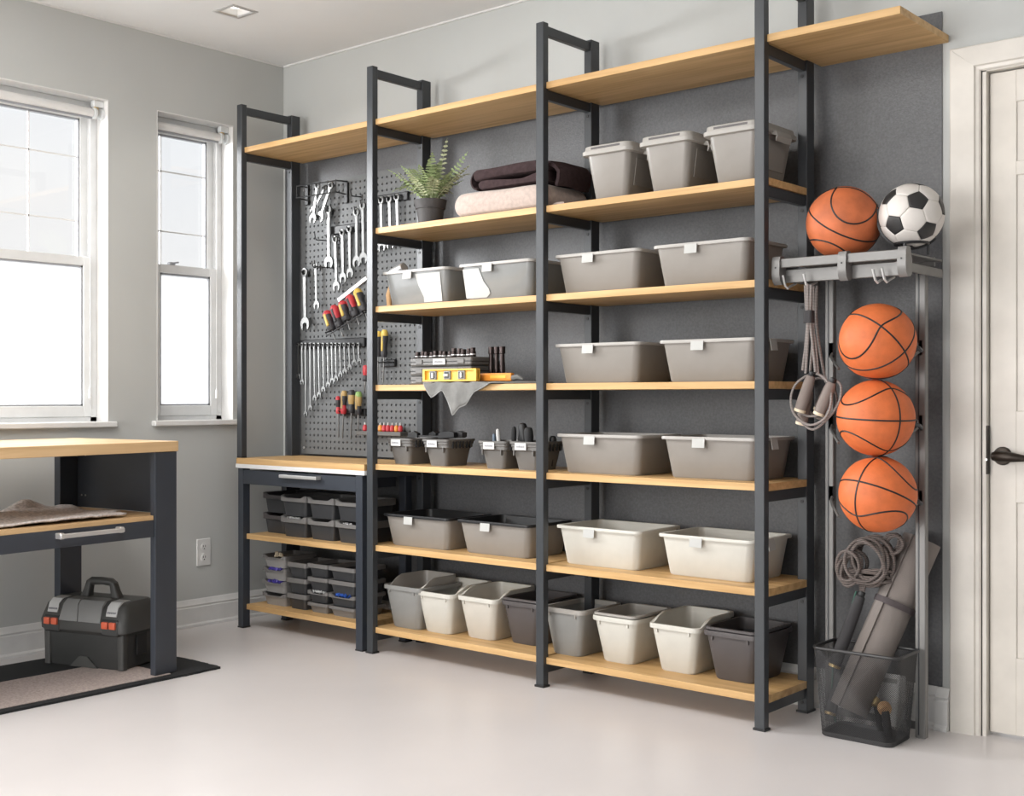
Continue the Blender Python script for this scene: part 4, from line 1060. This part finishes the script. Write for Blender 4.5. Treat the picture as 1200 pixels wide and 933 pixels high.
box(bm, .012, .024, -.555, -.275, .592, .609, .003); obj('handle', bm, 'satin', dr)
bm = BM(); box(bm, -BD + .012, -BD + .03, -BL + .115, -.115, .556, .61, .001); obj('rear_rail', bm, 'metal2', bench)

bm = BM(); NXr, NYr = 26, 60; g = []
for i in range(NXr + 1):
    row = []
    for j in range(NYr + 1):
        u, v = i / NXr, j / NYr
        x = -.055 - .50 * u + .02 * math.sin(v * 6); y = -.16 - 1.15 * v - .04 * math.sin(u * 4) - (.05 if u < .15 else 0)
        z = .646 + .005 * math.sin(u * 9 + v * 7) + .004 * random.random() + .012 * math.exp(-((u - .5) ** 2 + (v - .35) ** 2) / .05)
        z += .045 * math.exp(-((u - .86) ** 2) / .006 - ((v - .20) ** 2) / .004)
        row.append(bm.verts.new((x + .004 * random.random(), y + .004 * random.random(), z)))
    g.append(row)
for a, b in zip(g[:-1], g[1:]):
    for q in range(NYr): bm.faces.new((a[q], a[q + 1], b[q + 1], b[q]))
rug = obj('small_rug', bm, 'rug', None, True, 80, loc=(-4.142, 2.819, 0)); rug.rotation_euler = (0, 0, BR)
tag(rug, 'crumpled mottled beige rug lying on the workbench shelf', 'rug')
sm = rug.modifiers.new('thickness', 'SOLIDIFY'); sm.thickness = .008; sm.offset = 1

t = thing('floor_mat', 'beige floor mat with wide black border under the workbench', 'mat', (0, 0, 0))
bm = BM()
def wavy(pts, seed, amp=.003, n=14):
    rnd = random.Random(seed); out = []
    for a, b in zip(pts, pts[1:] + pts[:1]):
        for q in range(n): out.append((a[0] + (b[0] - a[0]) * q / n + rnd.uniform(-amp, amp), a[1] + (b[1] - a[1]) * q / n + rnd.uniform(-amp, amp)))
    return out
mp = wavy([(-4.062, 1.15), (-4.085, 2.80), (-4.092, 2.985), (-4.30, 2.985), (-4.78, 2.945), (-4.79, 1.15)], 5)
prism(bm, [(x, y, .0005) for x, y in mp], (0, 0, .009)); obj('border', bm, 'matblack', t, False)
bm = BM(); mp = wavy([(-4.105, 1.22), (-4.128, 2.775), (-4.50, 2.75), (-4.50, 1.22)], 6, .002)
prism(bm, [(x, y, .009) for x, y in mp], (0, 0, .003)); obj('carpet_field', bm, 'matbeige', t, False)

TBR = math.atan2(.113, .355)
tb = thing('toolbox', 'charcoal plastic toolbox with grey lid and orange latches under the workbench', 'toolbox', (-4.300, 2.668, .0125), TBR)
# local: origin at front right bottom corner, -x to the left along the front, +y into depth
TW, TD = .398, .215
cx, cy = -TW / 2, TD / 2
bm = BM(); loft(bm, [rrect(TW - .03, TD - .02, .02, 0, cx, cy), rrect(TW - .02, TD - .012, .02, .006, cx, cy), rrect(TW - .004, TD, .02, .135, cx, cy), rrect(TW, TD + .004, .02, .150, cx, cy)]); obj('base', bm, 'tbdark', tb)
for (x, y) in ((-.012, .012), (-TW + .012, .012), (-.012, TD - .012), (-TW + .012, TD - .012)):
    bm = BM(); loft(bm, [rrect(.030, .030, .008, .002, x, y), rrect(.034, .034, .008, .145, x, y)]); obj('corner_rib', bm, 'tblid', tb)
bm = BM(); prism(bm, [(cx - .07, -.001, .001), (cx + .07, -.001, .001), (cx + .02, -.004, .045), (cx - .02, -.004, .045)], (0, .01, 0)); obj('base_badge', bm, 'tblid', tb)
bm = BM(); loft(bm, [rrect(TW + .012, TD + .010, .03, .135, cx, cy), rrect(TW + .040, TD + .034, .03, .150, cx, cy), rrect(TW + .044, TD + .036, .03, .185, cx, cy), rrect(TW + .036, TD + .028, .03, .200, cx, cy), rrect(TW + .016, TD - .006, .035, .250, cx, cy), rrect(TW - .02, TD - .05, .035, .268, cx, cy), rrect(TW - .10, TD - .12, .02, .271, cx, cy)]); lid = obj('lid', bm, 'tblid', tb)
# grey centre cover following the sloping lid front, with a V groove
def lidf(z):  # y of the lid front at height z
    K = [(.185, cy - (TD + .036) / 2), (.200, cy - (TD + .028) / 2), (.250, cy - (TD - .006) / 2), (.268, cy - (TD - .05) / 2), (.271, cy - .02)]
    for (a, ya), (b, yb) in zip(K[:-1], K[1:]):
        if a <= z <= b: return ya + (yb - ya) * (z - a) / (b - a)
    return cy
bm = BM()
for (xa, xb, xa2, xb2) in ((cx - .105, cx - .012, cx - .098, cx - .030), (cx + .012, cx + .105, cx + .030, cx + .098)):
    rings = []
    for z, f in ((.186, 0), (.200, .1), (.250, .8), (.267, 1), (.2705, 1)):
        y = lidf(z); p, q = xa + (xa2 - xa) * f, xb + (xb2 - xb) * f
        rings.append([Vector((p, y - .007, z + .003)), Vector((q, y - .007, z + .003)), Vector((q, y + .01, z - .004)), Vector((p, y + .01, z - .004))])
    loft(bm, rings)
rings = []
for z in (.186, .200, .250, .267, .2705):
    y = lidf(z); rings.append([Vector((cx - .1, y - .003, z + .0015)), Vector((cx + .1, y - .003, z + .0015)), Vector((cx + .1, y + .01, z - .004)), Vector((cx - .1, y + .01, z - .004))])
loft(bm, rings)
obj('lid_cover', bm, 'tbgrey', lid)
for sx in (-1, 1):
    bm = BM(); x = cx + sx * .150; rings = []
    for z in (.215, .250, .267, .2702):
        y = lidf(z); rings.append([Vector((x - .026, y - .004, z + .002)), Vector((x + .026, y - .004, z + .002)), Vector((x + .026, y + .008, z - .004)), Vector((x - .026, y + .008, z - .004))])
    loft(bm, rings); dc = obj('decal', bm, 'paper', lid)
    bm = BM(); rd = random.Random(3)
    for q in range(5):
        xx = x - .018 + q * .009; y = lidf(.228)
        box(bm, xx - .003, xx + .003, y - .0062, y - .002, .2265, .2335)
    obj('print', bm, 'ink', dc, False)
    for dx in (-.019, .019):
        bm = BM(); xx = cx + sx * .148 + dx; box(bm, xx - .015, xx + .015, cy - TD / 2 - .030, cy - TD / 2 - .012, .168, .196, .004, None, 2); obj('latch', bm, 'latch', lid)
    bm = BM(); xx = cx + sx * .148; box(bm, xx - .042, xx + .042, cy - TD / 2 - .022, cy - TD / 2 - .004, .138, .205, .006); obj('latch_mount', bm, 'tbdark', lid)
hdl = BM()
for sx in (-1, 1):
    loft(hdl, [rrect(.050, .040, .01, .262, cx + sx * .082, cy), rrect(.036, .034, .01, .296, cx + sx * .070, cy), rrect(.030, .032, .01, .328, cx + sx * .060, cy)])
tube(hdl, [(cx - .070, cy, .322), (cx - .05, cy, .332), (cx, cy, .335), (cx + .05, cy, .332), (cx + .070, cy, .322)], [.014, .017, .016, .017, .014], 12)
obj('handle', hdl, 'tblid', tb)
for sx in (-1, 1):
    bm = BM(); x = cx + sx * (TW / 2 + .0); box(bm, x - .006 if sx < 0 else x - .002, x + .002 if sx < 0 else x + .006, cy - .03, cy + .03, .05, .15, .002); obj('side_clip', bm, 'blacksoft', tb)
bm = BM(); box(bm, -TW + .01, -.02, TD + .004, TD + .020, .004, .20, .004); obj('back_panel', bm, 'tbgrey', tb)

# ================================================================== BALL RACK, BALLS
rk = thing('ball_rack', 'grey steel ball rack with top tray and hooks beside the shelving', 'ball rack', (0, 0, 0))
for (x0, x1) in ((-1.865, -1.835), (-1.551, -1.517)):
    bm = BM(); box(bm, x0, x1, 3.838, 3.863, 0, 1.5245, .002); po = obj('post', bm, 'rack', rk)
    bm = BM(); box(bm, x0 + .010, x0 + .014, 3.8365, 3.8382, .01, 1.52); obj('slot_channel', bm, 'metal', po)
bm = BM(); box(bm, -1.850, -1.530, 3.8635, 3.872, .02, .045, .001); obj('stretcher', bm, 'rack', rk)
TX0, TX1 = -1.945, -1.492
bm = BM(); box(bm, TX0 + .02, TX1 - .02, 3.626, 3.640, 1.530, 1.560, .002); obj('front_rail', bm, 'rack', rk)
bm = BM(); box(bm, TX0 + .02, TX1 - .02, 3.660, 3.668, 1.482, 1.526, .002); box(bm, TX0 + .02, TX1 - .005, 3.6405, 3.93, 1.5455, 1.5515, .001); obj('tray_panel', bm, 'rack', rk)
bm = BM(); box(bm, TX0 + .02, TX1 - .02, 3.900, 3.912, 1.530, 1.560, .002); obj('rear_rail', bm, 'rack', rk)
bm = BM(); box(bm, TX1 - .012, TX1 - .002, 3.640, 3.930, 1.492, 1.520, .002); obj('side_arm', bm, 'rack', rk)
bm = BM(); box(bm, TX0 + .002, TX0 + .012, 3.650, 3.930, 1.492, 1.520, .002); obj('side_arm', bm, 'rack', rk)
for xc in (TX0 + .012, -1.700, TX1 - .012):
    bm = BM()
    prof = [(3.652, 1.566), (3.640, 1.570), (3.622, 1.566), (3.616, 1.552), (3.614, 1.51), (3.620, 1.486), (3.634, 1.474), (3.652, 1.476), (3.664, 1.484), (3.664, 1.53)]
    prism(bm, [(xc - .014, y, z) for y, z in prof], (.028, 0, 0)); br = obj('bracket_cap', bm, 'rack', rk, True, 40)
    bm = BM(); lathe(bm, [(.003, 0), (.003, .002)], 8, Matrix.Translation((xc, 3.6155, 1.53)) @ Matrix.Rotation(PI / 2, 4, 'X')); obj('screw', bm, 'black', br)
for xc in (-1.903, -1.828, -1.592, -1.562):
    bm = BM(); tube(bm, [(xc, 3.70, 1.482), (xc, 3.66, 1.470), (xc, 3.642, 1.462), (xc - .004, 3.634, 1.470), (xc - .010, 3.628, 1.505)], .0042, 8); obj('hook', bm, 'satin', rk)
for z in (1.28, 1.037, .794):
    for (xc, sx) in ((-1.846, 1), (-1.532, -1)):
        bm = BM(); yq = 3.70
        tube(bm, [(xc, 3.85, z - .03), (xc + sx * .004, 3.80, z - .035), (xc + sx * .096, 3.70, z - .020)] if False else [(xc, 3.86, z - .02), (xc + sx * .012, 3.82, z - .04), (xc + sx * .040, 3.775, z - .055), (xc + sx * .080, 3.735, z - .085)], .005, 8)
        obj('ball_arm', bm, 'rack', rk)
        bm = BM(); box(bm, xc + sx * .002 - .010, xc + sx * .002 + .010, 3.838, 3.850, z - .045, z + .010, .003); obj('arm_clamp', bm, 'metal', rk)
# small ring under the soccer ball and the strap cradling it from behind
bm = BM(); tube(bm, [(-1.525 + .05 * math.cos(a), 3.745 + .05 * math.sin(a), 1.5885) for a in [2 * PI * q / 28 for q in range(28)]], .005, 8, closed=True)
for a in (.5, 2.6, 4.7): tube(bm, [(-1.525 + .05 * math.cos(a), 3.745 + .05 * math.sin(a), 1.5885), (-1.525 + .05 * math.cos(a), 3.745 + .05 * math.sin(a), 1.552)], .005, 8)
obj('ball_ring', bm, 'black', rk)
VR, VU, VT = Vector((.926, .378, 0)), Vector((0, 0, 1)), Vector((.378, -.926, 0))
bm = BM(); SCN = Vector((-1.525, 3.745, 1.6785))
rings = []
for q in range(25):
    a = math.radians(165 + 150 * q / 24); d = VR * math.cos(a) + VU * math.sin(a)
    rings.append([SCN + d * rr - VT * yy for rr, yy in ((.1015, .010), (.108, .012), (.104, .048), (.097, .046))])
loft(bm, rings); obj('ball_cradle', bm, 'black', rk)

def facing(c):
    """right / up / towards-the-room axes used to turn the balls"""
    T_ = Vector((-c[0], -c[1], 0)).normalized()
    return Vector((-T_.y, T_.x, 0)), Vector((0, 0, 1)), T_
def basketball(label, c, r, rot, m_='orangeball'):
    t = thing('basketball', label, 'basketball', (c[0], c[1], c[2] - r), 0, 'basketballs in the rack')
    t.rotation_euler = (0, 0, 0)
    AX = facing(c)
    yv = sum((b * k for b, k in zip(AX, rot[0])), Vector()).normalized(); zv = sum((b * k for b, k in zip(AX, rot[1])), Vector())
    zv = (zv - yv * zv.dot(yv)).normalized(); xv = yv.cross(zv)
    E = Matrix((xv, yv, zv)).transposed().to_4x4(); T = Matrix.Translation((0, 0, r)) @ E
    bm = BM(); bmesh.ops.create_uvsphere(bm, u_segments=48, v_segments=32, radius=r, matrix=T); obj('cover', bm, m_, t, True, 180)
    bm = BM(); n = 72; R_ = r - .0006
    def curve(fn): tube(bm, [T @ (Vector(fn(2 * PI * q / n)).normalized() * R_) for q in range(n)], .0030, 6, closed=True)
    curve(lambda a: (math.cos(a), math.sin(a), 0)); curve(lambda a: (math.cos(a), 0, math.sin(a)))
    for s in (-1, 1):
        def lobe(a, s=s):
            th = math.radians(53 - 17 * math.cos(2 * a)); return (math.sin(th) * math.cos(a), s * math.cos(th) , math.sin(th) * math.sin(a))
        curve(lobe)
    obj('seams', bm, 'black', t, True, 60)
    return t
basketball('worn orange basketball on the rack tray beside the soccer ball', (-1.745, 3.725, 1.6725), .1195, ((.42, .80, .42), (-.15, -.45, .88)), 'orangeball2')
basketball('top basketball of the vertical column in the rack', (-1.619, 3.70, 1.280), .1212, ((-.35, .60, .62), (-.6, -.7, .3)))
basketball('middle basketball of the vertical column in the rack', (-1.624, 3.70, 1.0365), .1214, ((.04, 1, .05), (.8, 0, -.6)))
basketball('bottom basketball of the vertical column in the rack', (-1.617, 3.70, .7935), .1214, ((.30, .90, -.25), (.7, -.3, .55)))
for z in (1.262, 1.018, .776):
    bm = BM(); tube(bm, [(-1.517, 3.742, z), (-1.505, 3.752, z - .004), (-1.503, 3.77, z - .012)], .007, 8)
    box(bm, -1.522, -1.506, 3.742, 3.756, z - .012, z + .014, .003); obj('ball_clip', bm, 'metal', rk)

def soccer(label, c, r, rot):
    t = thing('soccer_ball', label, 'soccer ball', (c[0], c[1], c[2] - r))
    ph = (1 + 5 ** .5) / 2
    V = [Vector(v).normalized() for v in [(0, s1, s2 * ph) for s1 in (-1, 1) for s2 in (-1, 1)] + [(s1, s2 * ph, 0) for s1 in (-1, 1) for s2 in (-1, 1)] + [(s2 * ph, 0, s1) for s1 in (-1, 1) for s2 in (-1, 1)]]
    ed = min((V[0] - v).length for v in V[1:]) * 1.05
    nb = [[j for j in range(12) if j != i and (V[i] - V[j]).length < ed] for i in range(12)]
    # turn the ball so that two neighbouring pentagons face the given view directions
    def fr(a, b): a = a.normalized(); b = (b - a * b.dot(a)).normalized(); return Matrix((a, b, a.cross(b))).transposed()
    w1, w2 = [sum((b * k for b, k in zip(facing(c), q)), Vector()) for q in rot]
    E = fr(w1, w2) @ fr(V[0], V[nb[0][0]]).transposed()
    P = lambda i, j: V[i] + (V[j] - V[i]) / 3
    def order(pts, ax):
        ax = ax.normalized(); u = ax.orthogonal().normalized(); w = ax.cross(u)
        return sorted(pts, key=lambda p: math.atan2(p.dot(w), p.dot(u)))
    faces = [(order([P(i, j) for j in nb[i]], V[i]), 'soccerb', 'pentagon_panel') for i in range(12)]
    for i in range(12):
        for j in nb[i]:
            for k in nb[i]:
                if i < j < k and k in nb[j]:
                    pts = [P(a, b) for a in (i, j, k) for b in (i, j, k) if a != b]
                    faces.append((order(pts, V[i] + V[j] + V[k]), 'soccerw', 'hexagon_panel'))
    for pts, m_, nm in faces:
        c0 = sum(pts, Vector()) / len(pts); bm = BM()
        border = []
        for a, b in zip(pts, pts[1:] + pts[:1]):
            for q in range(4): border.append(a.lerp(b, q / 4))
        rings = []
        for s, dr in ((.05, 0), (.4, 0), (.75, 0), (.92, -.002), (.985, -.012), (1.0, -.035)):
            rings.append([Vector((0, 0, r)) + E @ (c0.lerp(p, s).normalized() * r * (1 + dr)) for p in border])
        loft(bm, rings, True, False)
        obj(nm, bm, m_, t, True, 60)
soccer('black and white soccer ball at the right end of the rack tray', (-1.525, 3.745, 1.6785), .1005, ((.19, .35, .917), (-.48, -.33, .81)))

# ================================================================== WIRE BASKET AND WHAT STANDS IN IT
BX0, BX1, BY0, BY1 = -1.800, -1.556, 3.662, 3.826        # base
BH = .285
bcx, bcy = (BX0 + BX1) / 2, (BY0 + BY1) / 2
bk = thing('wire_basket', 'black wire mesh basket on the floor below the ball rack', 'basket', (bcx, bcy, 0))
wb_, db_, wt_, dt_ = BX1 - BX0, BY1 - BY0, .292, .178
def bring(f, n=6, m=10): return rrect_sub(wb_ + (wt_ - wb_) * f, db_ + (dt_ - db_) * f, .028, .004 + (BH - .004) * f, 0, 0, n, m)
bm = BM(); loft(bm, [rrect(wb_ - .006, db_ - .006, .026, 0, 0, 0), rrect(wb_, db_, .028, .004, 0, 0), rrect(wb_ + .002, db_ + .002, .028, .016, 0, 0), rrect(wb_ - .001, db_ - .001, .028, .016, 0, 0), rrect(wb_ - .004, db_ - .004, .026, .004, 0, 0)]); obj('base_pan', bm, 'wire', bk)
bm = BM(); tube(bm, [p + Vector((0, 0, 0)) for p in bring(1.0)], .0055, 8, closed=True); obj('top_rim', bm, 'wire', bk)
# woven mesh: diagonal wires that follow the tapering wall
NS = 150; NT = 14
rows = []
for q in range(NT + 1):
    base = bring(q / NT, 8, 24)
    # resample to NS equal steps
    per = [0.0]
    for a, b in zip(base, base[1:] + base[:1]): per.append(per[-1] + (b - a).length)
    tot = per[-1]; ring = []; k = 0
    for i in range(NS):
        s = tot * i / NS
        while per[k + 1] < s: k += 1
        a = base[k]; b = base[(k + 1) % len(base)]; ring.append(a.lerp(b, (s - per[k]) / max(1e-9, per[k + 1] - per[k])))
    rows.append(ring)
bm = BM(); SPAN = 42.0
def wallp(u, f):
    u = u % NS; i = int(u); fu = u - i; q = min(NT - 1, int(f * NT)); ff = f * NT - q
    a = rows[q][i].lerp(rows[q][(i + 1) % NS], fu); b = rows[q + 1][i].lerp(rows[q + 1][(i + 1) % NS], fu)
    return a.lerp(b, ff)
for i in range(NS):
    for sg in (-1, 1):
        tube(bm, [wallp(i + sg * SPAN * q / 20, q / 20) for q in range(21)], .00072, 3, False, False)
mo = obj('mesh_wires', bm, 'wire', bk, False); mo['kind'] = 'stuff'

t = thing('yoga_mat', 'rolled taupe exercise mat leaning in the wire basket', 'exercise mat', (0, 0, 0))
A, B = Vector((-1.730, 3.735, .080)), Vector((-1.562, 3.929, .630)); AT = axis_T(A, B); ML = (B - A).length
bm = BM(); R0, R1, turns, th = .018, .0625, 5, .0078
prof = []
N = 120
def spiral(a, off): 
    r = R0 + (R1 - R0) * a / (2 * PI * turns) + off
    return Vector((r * math.cos(a + 2.1), r * math.sin(a + 2.1), 0))
outl = [spiral(2 * PI * turns * q / N, th * .42) for q in range(N + 1)] + [spiral(2 * PI * turns * q / N, -th * .42) for q in range(N, -1, -1)]
loft(bm, [[AT @ (p + Vector((0, 0, z))) for p in outl] for z in (0, ML * .5, ML)], False, False)
n_ = len(outl)
bm.verts.ensure_lookup_table()
for base, rev in ((0, True), (2 * n_, False)):
    for q in range(N):
        f = [bm.verts[base + q], bm.verts[base + q + 1], bm.verts[base + n_ - 2 - q], bm.verts[base + n_ - 1 - q]]
        bm.faces.new(list(reversed(f)) if rev else f)
obj('roll', bm, 'yoga', t, True, 50)
bm = BM(); Rs = R1 + .0055
rings = [[AT @ Vector((rr * math.cos(2 * PI * q / 40), rr * math.sin(2 * PI * q / 40), ML * .60 + z)) for z, rr in ((0, Rs - .003), (0, Rs), (.020, Rs), (.020, Rs - .003))] for q in range(40)]
loft(bm, rings, closed=True); obj('strap', bm, 'strap', t)

t = thing('paper_card', 'pale card standing at the back right inside the basket', 'card', (0, 0, 0))
bm = BM(); box(bm, -1.660, -1.572, 3.812, 3.815, .03, .20, .0005, None); obj('sheet', bm, 'paper', t)
bm = BM(); box(bm, -1.65, -1.60, 3.811, 3.8122, .17, .185); obj('print_block', bm, 'grey', t, False)

def foam_handle(parent, a, b, r, m_, ring='brass', ends=True):
    T = axis_T(a, b); L = (Vector(b) - Vector(a)).length
    bm = BM(); lathe(bm, [(r * .75, 0), (r, .006), (r * 1.04, L * .3), (r * .96, L * .8), (r * .8, L - .004), (r * .6, L)], 16, T); h = obj('handle', bm, m_, parent)
    bm = BM(); lathe(bm, [(r * .98, -.004), (r * 1.05, -.003), (r * 1.05, .005), (r * .98, .006)], 16, T); obj('end_ring', bm, ring, h)
    if ends:
        bm = BM(); lathe(bm, [(r * .5, L - .002), (r * .6, L + .004), (r * .6, L + .014), (r * .3, L + .016)], 12, T); obj('swivel', bm, 'black', h)
    return h
jr = thing('jump_rope', 'coiled brown grey jump rope with charcoal handles in the basket', 'jump rope', (0, 0, 0))
foam_handle(jr, (-1.782, 3.735, .215), (-1.722, 3.805, .445), .020, 'foamdark')
foam_handle(jr, (-1.790, 3.72, .06), (-1.772, 3.770, .20), .018, 'foamdark')
rnd = random.Random(21)
def loop(c, rx, rz, ax, n=26, wob=.004, part='rope_loop'):
    E = Euler(ax).to_matrix(); p = rnd.uniform(0, 6)
    pts = [Vector(c) + E @ Vector((rx * math.cos(2 * PI * q / n), wob * math.sin(4 * PI * q / n + p), rz * math.sin(2 * PI * q / n))) for q in range(n)]
    bm = BM(); tube(bm, pts, .0055, 8, closed=True); obj(part, bm, 'rope2', jr)
for q in range(11): loop((-1.690 + rnd.uniform(-.012, .012), 3.780 + q * .0075, .565 + rnd.uniform(-.01, .01)), .060 + rnd.uniform(-.014, .012), .075 + rnd.uniform(-.016, .010), (rnd.uniform(-.3, .3), rnd.uniform(-.5, .5), rnd.uniform(-.35, .35)))
for q in range(7): loop((-1.755 + rnd.uniform(-.01, .01), 3.778 + q * .008, .535 + rnd.uniform(-.01, .01)), .036 + rnd.uniform(-.006, .006), .052 + rnd.uniform(-.008, .006), (rnd.uniform(-.2, .2), rnd.uniform(.1, .6), rnd.uniform(-.3, .3)))
for q in range(5): loop((-1.700 + rnd.uniform(-.01, .01), 3.82, .487 + q * .010), .070 + rnd.uniform(-.01, .006), .030, (PI / 2 + rnd.uniform(-.25, .25), rnd.uniform(-.15, .15), 0))
for q in range(3): loop((-1.622 + rnd.uniform(-.012, .012), 3.822 + q * .012, .625 + rnd.uniform(-.008, .008)), .026, .030 + rnd.uniform(-.005, .005), (rnd.uniform(-.4, .4), rnd.uniform(0, 1), rnd.uniform(-.4, .4)))
bm = BM()
for q in range(4): tube(bm, [(-1.722 + q * .003, 3.806, .46), (-1.726 + q * .006, 3.81, .48), (-1.72 + q * .010, 3.815, .51)], .005, 8)
obj('rope_ends', bm, 'rope2', jr)
bm = BM(); tube(bm, [(-1.735, 3.80, .46), (-1.748, 3.785, .40), (-1.770, 3.762, .32), (-1.787, 3.74, .25), (-1.792, 3.735, .12), (-1.78, 3.74, .03)], .0030, 8)
o = obj('green_cord', bm, 'greencord', None); tag(o, 'thin green cord trailing down into the wire basket', 'cord')
t = thing('hand_grip', 'brown capped hand grip lying in the bottom right of the basket', 'hand grip', (0, 0, 0))
bm = BM(); lathe(bm, [(.018, 0), (.022, .006), (.022, .022), (.016, .03)], 18, axis_T((-1.600, 3.722, .100), (-1.618, 3.742, .112))); obj('cap', bm, 'beech', t)
bm = BM(); tube(bm, [(-1.606, 3.728, .100), (-1.602, 3.735, .06), (-1.598, 3.74, .018)], [.014, .013, .012], 12); obj('grip', bm, 'foamdark', t)
t = thing('weight_cap', 'small brown round knob beside the hand grip in the basket', 'knob', (0, 0, 0))
bm = BM(); lathe(bm, [(.014, 0), (.017, .005), (.017, .018), (.010, .024)], 16, axis_T((-1.655, 3.775, .11), (-1.655, 3.757, .117))); obj('cap', bm, 'brass', t)
bm = BM(); tube(bm, [(-1.655, 3.772, .11), (-1.648, 3.778, .06), (-1.645, 3.78, .018)], .010, 12); obj('stem', bm, 'foamdark', t)

# ================================================================== JUMP ROPES HANGING FROM THE RACK HOOK
def hanging(label, dy, handles, loops, strands):
    t = thing('jump_rope', label, 'jump rope', (0, 0, 0))
    for a, b in handles: foam_handle(t, a, b, .0185, 'foam', 'creamring')
    for pts in strands:
        bm = BM(); tube(bm, smooth(pts), .0048, 8); obj('rope_strand', bm, 'rope', t)
    for pts in loops:
        bm = BM(); tube(bm, smooth(pts, True), .0042, 8, closed=True); obj('rope_loop', bm, 'rope', t)
    return t
def smooth(pts, closed=False, n=5):
    """Catmull-Rom resampling"""
    P = [Vector(p) for p in pts]; m = len(P); out = []
    rng = range(m) if closed else range(m - 1)
    for i in rng:
        p0 = P[(i - 1) % m] if closed else P[max(i - 1, 0)]; p1 = P[i]; p2 = P[(i + 1) % m]; p3 = P[(i + 2) % m] if closed else P[min(i + 2, m - 1)]
        for q in range(n):
            u = q / n
            out.append(.5 * ((2 * p1) + (-p0 + p2) * u + (2 * p0 - 5 * p1 + 4 * p2 - p3) * u * u + (-p0 + 3 * p1 - 3 * p2 + p3) * u ** 3))
    if not closed: out.append(P[-1])
    return out
HX, HY = -1.828, 3.652
j1 = hanging('taupe handled jump rope hanging in front on the rack hook', 0,
        [((-1.858, 3.640, 1.058), (-1.820, 3.645, 1.172)), ((-1.790, 3.640, 1.048), (-1.748, 3.648, 1.150))],
        [[(-1.815, 3.652, 1.18), (-1.872, 3.648, 1.150), (-1.890, 3.640, 1.10), (-1.872, 3.632, 1.045), (-1.815, 3.628, 1.012), (-1.760, 3.630, 1.04), (-1.745, 3.636, 1.10), (-1.765, 3.645, 1.155)],
         [(-1.752, 3.655, 1.150), (-1.722, 3.655, 1.140), (-1.726, 3.650, 1.085), (-1.765, 3.642, 1.03), (-1.815, 3.640, .998), (-1.865, 3.642, 1.035), (-1.880, 3.646, 1.06), (-1.83, 3.652, 1.04), (-1.78, 3.655, 1.06)]],
        [[(-1.838, HY - .012, 1.468), (-1.835, HY - .012, 1.40), (-1.830, HY - .012, 1.36), (-1.836, HY - .012, 1.28), (-1.848, HY - .012, 1.19)],
         [(-1.828, HY - .016, 1.472), (-1.827, HY - .016, 1.40), (-1.826, HY - .016, 1.36), (-1.829, HY - .014, 1.28), (-1.838, HY - .010, 1.18)],
         [(-1.818, HY - .012, 1.468), (-1.820, HY - .012, 1.40), (-1.822, HY - .012, 1.36), (-1.813, HY - .012, 1.28), (-1.803, HY - .010, 1.185)],
         [(-1.822, HY - .002, 1.468), (-1.822, HY - .002, 1.40), (-1.824, HY - .002, 1.36), (-1.808, HY - .002, 1.28), (-1.798, HY - .002, 1.175)]])
bm = BM(); loft(bm, [rrect(.030, .032, .008, 1.345, -1.826, HY - .010), rrect(.030, .032, .008, 1.385, -1.826, HY - .010)]); obj('cable_tie', bm, 'foamdark', j1)
j2 = hanging('taupe handled jump rope hanging behind the other on the rack hook', 0,
        [((-1.878, 3.690, 1.015), (-1.850, 3.690, 1.125)), ((-1.815, 3.690, 1.060), (-1.770, 3.692, 1.150))],
        [[(-1.82, 3.692, 1.165), (-1.862, 3.694, 1.14), (-1.876, 3.700, 1.09), (-1.83, 3.704, 1.035), (-1.775, 3.700, 1.045), (-1.755, 3.696, 1.10), (-1.78, 3.692, 1.15)]],
        [[(-1.834, 3.690, 1.470), (-1.832, 3.690, 1.36), (-1.840, 3.690, 1.25), (-1.850, 3.690, 1.14)], [(-1.822, 3.690, 1.470), (-1.824, 3.690, 1.36), (-1.81, 3.690, 1.25), (-1.79, 3.690, 1.15)]])
